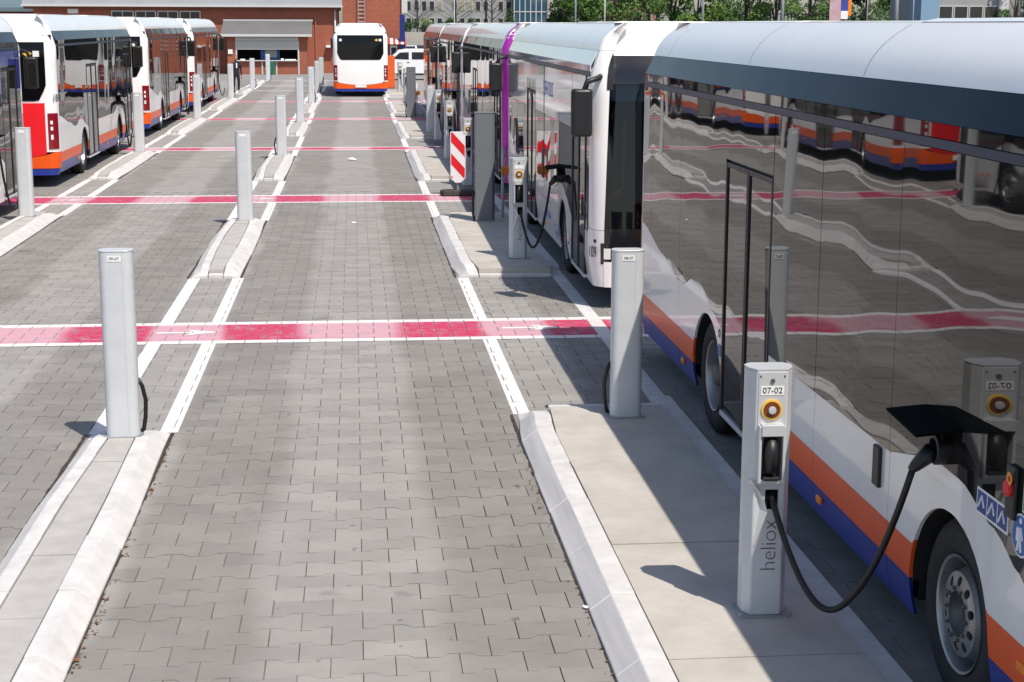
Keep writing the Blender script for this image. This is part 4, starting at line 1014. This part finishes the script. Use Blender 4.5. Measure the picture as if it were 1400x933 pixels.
# ---------------------------------------------------------------- white van
vy = 100.0
vn = empty('delivery_van', (3.5, vy, 0), 0, 'small white delivery van standing across the end of the charging row', 'van')
prof = [(-2.2, .35), (-2.2, 1.05), (-2.1, 1.2), (-1.35, 1.32), (-.75, 1.80), (-.35, 1.88), (1.9, 1.88), (2.1, 1.75), (2.18, 1.0), (2.18, .35)]
m = MB(); m.prism(prof, 1, -.85, .85); m.build('body', 'car_white', vn, bevel=.06)
for nm, q in (('side_window', [(-1.15, 1.28), (-.72, 1.66), (-.18, 1.68), (-.18, 1.24)]), ('side_window', [(.0, 1.25), (.0, 1.68), (.75, 1.68), (.80, 1.25)])):
    m = MB(); m.prism(q, 1, -.862, -.852); m.build(nm, 'win_dark', vn)
for x in (-1.4, 1.35):
    m = MB(); m.lathe([(0, .315), (-.2, .315), (-.21, .29), (-.21, .2)], 24, 'y', (x, -.66, .315)); wv = m.build('wheel', 'tyre', vn, smooth=True, auto=40)
    m = MB(); m.lathe([(0, .2), (-.012, .18), (-.012, 0)], 20, 'y', (x, -.868, .315)); m.build('hubcap', 'rim', wv)
    m = MB(); pts = [(x + .39 * math.cos(math.pi * k / 12), .34 + .39 * math.sin(math.pi * k / 12)) for k in range(13)]; m.prism(pts, 1, -.858, -.84); m.build('wheel_arch', 'black_plastic', vn)
box_obj('side_rail', 'black_plastic', vn, (.95, 2.0, -.866, -.853, 1.20, 1.23)); box_obj('sill', 'black_plastic', vn, (-.95, .9, -.862, -.851, .30, .42)); box_obj('door_handle', 'black_plastic', vn, (-.3, -.15, -.87, -.853, 1.05, 1.09))
box_obj('tail_lamp', 'lamp_red', vn, (2.12, 2.19, -.856, -.6, .9, 1.3))

# ---------------------------------------------------------------- person by the kiosk
pe = empty('person', (-5.78, 81.2, 0), R(20), 'person in a dark navy jacket and dark trousers walking beside a grey post', 'person')
def skin_body(name, mat, chain, parent, sub=1):
    """chain: list of (points, radii) sharing joints by position"""
    vs, es, rs = [], [], []; key = {}
    for pts, rr in chain:
        last = None
        for p, r_ in zip(pts, rr):
            k = tuple(round(c, 3) for c in p)
            if k not in key: key[k] = len(vs); vs.append(p); rs.append(r_)
            if last is not None and last != key[k]: es.append((last, key[k]))
            last = key[k]
    me = bpy.data.meshes.new(name); me.from_pydata(vs, es, []); me.materials.append(MATS[mat]); o = link(name, me, parent)
    sk = o.modifiers.new('skin', 'SKIN'); sk.use_smooth_shade = True
    lay = me.skin_vertices[0] if me.skin_vertices else None
    if lay is None:
        import bmesh
        bm = bmesh.new(); bm.from_mesh(me); bm.verts.layers.skin.verify(); bm.to_mesh(me); bm.free(); lay = me.skin_vertices[0]
    for i, r_ in enumerate(rs): lay.data[i].radius = r_ if isinstance(r_, tuple) else (r_, r_)
    lay.data[0].use_root = True
    sb = o.modifiers.new('sub', 'SUBSURF'); sb.levels = sub; sb.render_levels = sub
    return o
hip = (0, 0, .93)
body = [([hip, (0, 0, 1.1), (0, -.01, 1.32), (0, 0, 1.45), (0, 0, 1.53), (0, -.02, 1.60)], [(.16, .11), (.15, .10), (.19, .12), (.12, .09), .055, .06]),
        ([(0, -.01, 1.32), (.19, 0, 1.42), (.25, .03, 1.16), (.24, -.08, .92), (.24, -.12, .82)], [(.19, .12), .07, .055, .045, .04]),
        ([(0, -.01, 1.32), (-.19, 0, 1.42), (-.27, .02, 1.16), (-.25, -.05, .92), (-.25, -.08, .82)], [(.19, .12), .07, .055, .045, .04]),
        ([hip, (.10, -.02, .86), (.11, -.06, .48), (.12, .05, .09), (.12, -.10, .045)], [(.16, .11), .095, .07, .05, .04]),
        ([hip, (-.10, .0, .86), (-.11, .0, .48), (-.12, .12, .09), (-.12, -.02, .045)], [(.16, .11), .095, .07, .05, .04])]
pb = skin_body('body', 'cloth_navy', body, pe)
m = MB(); m.lathe([(-.12, .02), (-.10, .06), (-.03, .082), (.05, .085), (.10, .06), (.125, .0)], 16, 'z', (0, -.01, 1.69)); m.tube([(0, -.085, 1.70), (0, -.112, 1.675), (0, -.09, 1.665)], .012, 6); hd = m.build('head', 'skin', pe, smooth=True)
m = MB(); m.lathe([(.02, .09), (.07, .09), (.11, .066), (.135, 0)], 16, 'z', (0, .005, 1.69)); m.build('hair', 'hair', hd, smooth=True)
for sx in (-1, 1): m = MB(); m.tube([(sx * .025, -.088, 1.695), (sx * .045, -.085, 1.695)], .007, 5); m.build('eye', 'ink', hd)
m = MB(); m.tube([(.24, -.12, .83), (.24, -.14, .76), (.235, -.13, .70)], [.035, .04, .02], 6); m.tube([(-.25, -.08, .83), (-.25, -.1, .76), (-.245, -.09, .70)], [.035, .04, .02], 6); m.build('hands', 'skin', pe, smooth=True)
m = MB(); m.box(-.03, .03, -.135, -.09, 1.2, 1.45); m.build('shirt_front', 'label_white', pe, bevel=.01)

# ---------------------------------------------------------------- beyond the yard
def office(name, label, loc, w, h, dep_, mat, wins, ww, wh, cat='building', blinds=()):
    b = empty(name, loc, 0, label, cat)
    m = MB(); m.box(0, w, 0, dep_, 0, h); m.build('wall', mat, b)
    for k, (x, z) in enumerate(wins):
        f = box_obj('window', 'win_frame', b, (x, x + ww, -.06, .02, z, z + wh)); box_obj('pane', 'blind' if k in blinds else 'win_dark', f, (x + .1, x + ww - .1, -.08, -.061, z + .1, z + wh - .1))
        box_obj('sill', 'stone_beige', f, (x - .05, x + ww + .05, -.16, -.061, z - .09, z - .005))
    return b
OY = 210.0
o0 = at_y(551, 0, OY).x; o1 = at_y(704, 0, OY).x
zz = lambda v: at_y(600, v, OY).z; xx = lambda u: at_y(u, 20, OY).x
wins = [(xx(u), zz(15)) for u in (555, 566, 576.5, 587, 597.5, 618, 628.5, 639, 650, 660.5, 681, 692)] + [(xx(u), zz(38)) for u in (555, 566, 576.5, 587, 597.5, 618, 628.5, 639, 650, 660.5, 681, 692)] + [(xx(u), zz(-10)) for u in (555, 566, 576.5, 587, 597.5, 618, 628.5, 639, 650, 660.5, 681, 692)]
office('office_building', 'pale grey office block with rows of tall dark windows', (0, OY, 0), 0, 0, 0, 'plaster_grey', [], 1, 1) if False else None
ob = empty('office_building', (0, OY, 0), 0, 'pale grey office block with rows of tall dark windows', 'building')
m = MB(); m.box(xx(549), xx(701), 0, 14, 0, 13); m.build('wall', 'plaster_grey', ob)
for k, (x, z) in enumerate(wins):
    ww, wh = xx(562.3) - xx(555), zz(2) - zz(15.5)
    f = box_obj('window', 'win_frame', ob, (x, x + ww, -.05, .02, z, z + wh)); box_obj('pane', 'blind' if k in (4, 6, 7) else 'win_dark', f, (x + .06, x + ww - .06, -.07, -.051, z + .06, z + wh - .06))
gf = empty('glass_facade', (0, OY - 1.5, 0), 0, 'glazed stair tower with blue panes between pale mullions', 'building')
xa, xb = xx(701.5), xx(746)
box_obj('core', 'plaster_grey', gf, (xa, xb, .3, 12, 0, 13)); box_obj('end_wall', 'stone_beige', gf, (xb + .02, xx(755), -.2, 12, 0, 13))
nx = 6
for k in range(nx):
    for j in range(5):
        u0 = xa + (xb - xa) * k / nx; u1 = xa + (xb - xa) * (k + 1) / nx; z0 = .4 + j * 2.3
        box_obj('pane', 'glass_blue', gf, (u0 + .08, u1 - .08, .1, .28, z0 + .08, z0 + 2.2))
for k in range(nx + 1): u0 = xa + (xb - xa) * k / nx; box_obj('mullion', 'win_frame', gf, (u0 - .06, u0 + .06, .02, .295, 0, 12.6))
for j in range(6): box_obj('transom', 'win_frame', gf, (xa + .07, xb - .07, .03, .09, .28 + j * 2.3, .42 + j * 2.3))
# low boundary wall with hedge
Y2 = 165.0
bw_ = empty('boundary_wall', (0, Y2, 0), 0, 'low pale concrete wall below the office windows', 'wall')
for k in range(9): u = at_y(552, 40, Y2).x + k * 1.55; box_obj('wall_panel', 'stone_beige', bw_, (u, u + 1.53, 0, .3, .9, at_y(560, 44, Y2).z))
box_obj('footing', 'cabinet_grey', bw_, (at_y(552, 40, Y2).x, at_y(552, 40, Y2).x + 13.9, .02, .28, 0, .895))
def leaves(mb, c, rad, n, s, flat=1.0, shell=.45):
    for _ in range(n):
        v = Vector((random.gauss(0, 1), random.gauss(0, 1), random.gauss(0, 1))).normalized() * (shell + (1 - shell) * random.random() ** .6)
        p = Vector(c) + Vector((v.x * rad[0], v.y * rad[1], v.z * rad[2]))
        a = Vector((random.gauss(0, 1), random.gauss(0, 1), random.gauss(0, 1))).normalized() * s * random.uniform(.6, 1.3); b = a.orthogonal().normalized() * s * random.uniform(.4, .8)
        k = len(mb.v); mb.v += [tuple(p - a), tuple(p + b), tuple(p + a), tuple(p - b)]; mb.f.append((k, k + 1, k + 2, k + 3)); mb.m.append(0)
def hedge(name, label, x0, x1, y, z0, z1, mat, n):
    m = MB()
    for _ in range(max(3, int((x1 - x0) / .5))): leaves(m, (random.uniform(x0, x1), y + random.uniform(-.3, .3), random.uniform(z0, z1)), (.5, .4, .45), n, .11)
    h_ = empty(name, ((x0 + x1) / 2, y, 0), 0, label, 'hedge'); o = m.build('foliage', mat, None, fix=False); o.parent = h_; o.matrix_parent_inverse = Matrix.Translation((-(x0 + x1) / 2, -y, 0))
    m = MB(); 
    for k in range(5): u = x0 + (x1 - x0) * (k + .5) / 5; m.tube([(u - (x0 + x1) / 2, 0, 0), (u - (x0 + x1) / 2 + .1, 0, z1)], .03, 5)
    m.build('stems', 'trunk', h_)
xh = at_y(553, 40, Y2).x
hedge('hedge', 'green hedge along the top of the low concrete wall', xh, xh + 9, Y2 + 1, at_y(560, 40, Y2).z, at_y(560, 29, Y2).z, 'leaf_b', 130)
hedge('flowering_shrub', 'pale flowering shrub in the hedge above the concrete wall', at_y(576, 40, Y2).x, at_y(587, 40, Y2).x, Y2 + .3, at_y(560, 42, Y2).z, at_y(560, 31, Y2).z, 'leaf_white', 160)

def tree(label, loc, h, cr, mat, n=2600, trunk=.22, group='leafy trees beyond the yard', clumps=16, ls=.2, ch=.62):
    t = empty('leafy_tree', loc, 0, label, 'tree', group)
    m = MB(); m.tube([(0, 0, 0), (.05, .02, h * .25), (-.05, .05, h * .5), (.02, 0, h * .8)], [trunk, trunk * .8, trunk * .55, trunk * .2], 8); c = MB()
    for k in range(clumps):
        a = random.random() * 6.28; rr = cr * random.random() ** .5 * .8; z = h * (1 - ch) + h * ch * random.random(); fz = math.sin(math.pi * min(1, max(.12, (z - h * (1 - ch)) / (h * ch)))) ** .5
        p = (rr * math.cos(a) * fz, rr * math.sin(a) * fz, z)
        m.tube([(0, 0, h * random.uniform(.25, .5)), (p[0] * .5, p[1] * .5, (z + h * .4) / 2), p], [trunk * .35, trunk * .2, .02], 5)
        q = cr * random.uniform(.25, .45); leaves(c, p, (q, q, q * .75), n // clumps, ls)
    m.build('trunk', 'trunk', t); c.build('crown', mat, t, fix=False)
    return t
TY = 170.0
for (u, Yt, h, cr, mt, lb) in ((768, 190, 11, 3.2, 'leaf_b', 'dark green tree right beside the glazed stair tower'), (800, 175, 10, 3.0, 'leaf_a', 'mid green tree between the stair tower and the street poles'), (832, 185, 12, 3.4, 'leaf_c', 'bright green tree before the pink brick house'), (862, 200, 13, 3.4, 'leaf_b', 'dark tall tree rising over the pink brick house'), (918, 178, 11, 3.0, 'leaf_a', 'green tree to the right of the pink brick house'),
        (955, 170, 9, 2.6, 'leaf_c', 'light green young tree beside the iron fence'), (985, 185, 12, 3.5, 'leaf_b', 'deep green tree above the iron fence'), (1020, 172, 10, 2.8, 'leaf_a', 'round green tree above the white fence gate'), (1062, 168, 9, 2.6, 'leaf_c', 'yellow-green tree left of the advertising panel'), (1108, 180, 11, 3.0, 'leaf_a', 'green tree directly behind the advertising panel'), (1185, 172, 10, 3.2, 'leaf_b', 'dark green tree right of the advertising panel'), (1225, 182, 11, 3.2, 'leaf_a', 'green tree left of the blue-columned building'), (1392, 150, 9, 2.8, 'leaf_b', 'dark green tree right of the blue-columned building'), (898, 215, 14, 3.6, 'leaf_b', 'dark tree behind the pink brick house'), (1150, 200, 13, 3.8, 'leaf_b', 'broad dark tree filling the gap behind the poles'), (740+300, 205, 13, 3.6, 'leaf_b', 'broad dark tree behind the yellow-green tree'), (780, 215, 14, 4, 'leaf_b', 'tall dark tree behind the dark green tree by the stair tower'), (815, 220, 14, 4, 'leaf_a', 'tall tree in the back row beside the stair tower')):
    tree(lb, (at_y(u, 10, Yt).x, Yt, 0), h, cr, mt, ch=.8)
m = MB()
for k in range(60):
    u = 756 + random.random() * 600; Yt = random.uniform(185, 240); leaves(m, (at_y(u, 20, Yt).x, Yt, random.uniform(.5, 6)), (2.6, 2, 1.6), 90, .3)
tag(m.build('far_undergrowth', 'leaf_b', fix=False), 'dense green undergrowth between the far tree trunks', 'undergrowth', kind='stuff')
def bare_tree(label, loc, h, dark=False):
    t = empty('bare_tree', loc, 0, label, 'tree', 'bare trees before the office block'); m = MB(); m.tube([(0, 0, 0), (.05, 0, h * .5), (0, .05, h)], [.13, .09, .03], 7); m.build('trunk', 'trunk', t); b = MB()
    for k in range(34):
        z = h * random.uniform(.35, .95); a = random.random() * 6.28; L_ = (h - z) * .5 + .9; e = Vector((math.cos(a) * L_, math.sin(a) * L_, z + L_ * .5)); s = Vector((0, 0, z)); mid = s.lerp(e, .5) + Vector((0, 0, .15)); b.tube([s, mid, e], [.035, .022, .008], 4)
        for q in range(3): c_ = s.lerp(e, random.uniform(.4, .9)); b.tube([c_, c_ + Vector((random.gauss(0, .4), random.gauss(0, .4), random.uniform(.2, .6)))], [.013, .005], 4)
    b.build('branches', 'trunk', t)
for u, lb in ((570, 'leafless tree before the office block, over the pale flowering shrub'), (622, 'leafless tree before the middle windows of the office block'), (672, 'leafless tree before the last windows of the office block')):
    bare_tree(lb, (at_y(u, 10, 190).x, 190, 0), 8.5)
# conifer in front of the glazed tower
ct = empty('conifer', (at_y(697, 30, 175).x, 175, 0), 0, 'small dark conifer in front of the glazed stair tower', 'tree'); m = MB(); m.tube([(0, 0, 0), (0, 0, 5)], [.12, .03], 6); m.build('trunk', 'trunk', ct); m = MB()
for k in range(10): z = 1.6 + k * .36; leaves(m, (0, 0, z), (1.7 * (1 - k / 11), 1.7 * (1 - k / 11), .22), 120, .1, shell=.3)
m.build('crown', 'leaf_b', ct, fix=False)
# pink brick house behind the trees
HY = 205.0; hx = at_y(852, 20, HY).x; hx2 = at_y(903, 20, HY).x
hs = empty('brick_house', (0, HY, 0), 0, 'pink brick house with white-framed windows among the trees', 'house')
m = MB(); m.box(hx, hx2, 0, 8, 0, 6.0); m.build('wall', 'brick_pink', hs)
m = MB(); m.prism([(hx - .3, 6.0), (hx2 + .3, 6.0), (hx2 - 1.2, 8.4), (hx + 1.2, 8.4)], 1, -.3, 8.3); m.build('roof', 'brick_dark', hs)
for k in range(4):
    for z in (1.2, 3.75): x = hx + .5 + k * 1.2; f = box_obj('window', 'win_frame', hs, (x, x + .7, -.06, .01, z, z + 1.3)); box_obj('pane', 'win_dark', f, (x + .07, x + .63, -.08, -.061, z + .07, z + 1.23))
# street poles and lamps
for (u, r_, h, mt, lb) in ((787, .08, 9, 'steel_grey', 'thin grey street pole before the trees by the stair tower'), (827, .06, 8, 'win_frame', 'thin white pole in front of the bright green tree'), (664.5, .09, 10, 'ink', 'dark street pole before the office block'), (961, .13, 10, 'steel_grey', 'grey lamp pole left of the iron fence'), (1070, .16, 10, 'steel_grey', 'thick grey lamp pole above the roof of the near bus'), (1226, .20, 10, 'steel_grey', 'thickest grey pole left of the blue-columned building'), (1249, .06, 8, 'steel_grey', 'slim pole beside the thickest grey pole'), (1186, .05, 8, 'steel_grey', 'slim pole right of the advertising panel'), (621, .05, 7, 'win_frame', 'slim white pole with a lamp head before the office block')):
    p = empty('street_pole', (at_y(u, 10, 150).x, 150, 0), 0, lb, 'pole', 'poles along the street beyond the yard')
    m = MB(); m.tube([(0, 0, 0), (0, 0, h)], [r_ * 1.15, r_ * .8], 10); m.build('shaft', mt, p, smooth=True)
    m = MB(); m.lathe([(0, r_ * 2), (.06, r_ * 2), (.08, r_ * 1.2)], 12, 'z'); m.build('collar', mt, p)
    m = MB(); m.tube([(0, 0, h - .05), (.3, -.3, h + .25), (.9, -.9, h + .3)], .04, 6); m.box(.7, 1.2, -1.2, -.7, h + .26, h + .36); m.build('lamp_head', mt, p)
# iron fence, advertising panel, right-hand building
fn = empty('iron_fence', (0, 160, 0), 0, 'dark iron railings behind the roof of the near bus', 'fence'); f0 = at_y(1048, 20, 160).x
for k in range(26): m = MB(); m.tube([(f0 + k * .36, 0, 0), (f0 + k * .36, 0, 4.6)], .05, 5); m.build('bar', 'ink', fn)
for z in (.4, 4.4): box_obj('rail', 'ink', fn, (f0 - .1, f0 + 9.2, .06, .1, z, z + .08))
ad = empty('advertising_panel', (at_y(1148, 10, 140).x, 140, 0), 0, 'colourful poster panel on posts with an orange edge', 'advertising sign')
box_obj('poster', 'poster', ad, (-.9, .1, -.03, .03, 2.9, 7.0)); box_obj('sign_face', 'film_blue', ad, (.12, .75, -.03, .03, 4.6, 7.0)); box_obj('sign_edge', 'amber', ad, (.76, 1.05, -.04, .04, 4.2, 7.0)); box_obj('price_board', 'label_white', ad, (.12, .75, -.03, .03, 3.9, 4.59))
for x in (-.8, .6): m = MB(); m.tube([(x, .05, 0), (x, .05, 7)], .06, 6); m.build('post', 'steel_grey', ad)
rb = empty('street_building', (0, 150, 0), 0, 'grey office building with ribbon windows and a pale blue corner column', 'building')
ra, rb_, rc_ = at_y(1283, 10, 150).x, at_y(1366, 10, 150).x, at_y(1258, 10, 150).x
m = MB(); m.box(ra, rb_ + 8, .3, 14, 0, 9.5); m.build('wall', 'plaster_grey', rb); box_obj('corner_column', 'clay_blue', rb, (rc_, ra - .02, -.3, 3, 0, 9.5)); box_obj('pillar', 'win_frame', rb, (rb_, rb_ + .9, -.1, .29, 0, 9.5))
for j in range(3):
    z = 1.2 + j * 2.5
    for k in range(4): x = ra + .15 + k * (rb_ - ra) / 4; f = box_obj('window', 'win_frame', rb, (x, x + (rb_ - ra) / 4 - .12, .22, .31, z, z + 1.5)); box_obj('pane', 'win_dark', f, (x + .08, x + (rb_ - ra) / 4 - .2, .2, .219, z + .08, z + 1.42))
# low hall far left under a dull teal roof
lh = empty('low_hall', (0, 128, 0), 0, 'low hall with a dull teal roof left of the brick depot', 'building')
box_obj('wall', 'brick_dark', lh, (-52, -22.8, .5, 14, 0, 4.2)); m = MB(); m.prism([(-.2, 4.2), (14.5, 4.2), (14.5, 6.2), (-.2, 4.5)], 0, -52.4, -22.6); m.build('roof', 'teal_roof', lh)
for k in range(6): box_obj('roller_door', 'shutter', lh, (-50 + k * 4.5, -46.6 + k * 4.5, .43, .499, 0, 3.4))
# parked cars behind the van, small
for k, (u, mt, lb) in enumerate(((557, 'car_white', 'white parked car left of the white van, before the concrete wall'), (572, 'cab_grey', 'dark grey parked car behind the white van'), (586, 'red', 'red parked car behind the white van'))):
    g = at_y(u, 66, 150); c = empty('parked_car', (g.x, 150 + k * .4, 0), R(90), lb, 'car'); pr = [(-2, .3), (-2.05, .75), (-1.2, .9), (-.6, 1.42), (.8, 1.45), (1.5, .95), (2.1, .85), (2.1, .3)]
    m = MB(); m.prism(pr, 1, -.85, .85); m.build('body', mt, c, bevel=.08)
    m = MB(); m.prism([(-1.05, .93), (-.56, 1.36), (.75, 1.38), (1.3, .96)], 1, -.86, .86); m.build('side_glass', 'win_dark', c); m = MB(); m.prism([(-1.22, .93), (-.7, 1.38), (-.69, 1.36), (-1.2, .91)], 1, -.7, .7); m.build('rear_glass', 'win_dark', c)
    for x in (-1.3, 1.3):
        for s in (-1, 1): m = MB(); m.lathe([(-.1, 0), (-.1, .3), (.1, .3), (.1, 0)], 16, 'y', (x, s * .78, .3)); m.build('wheel', 'tyre', c)
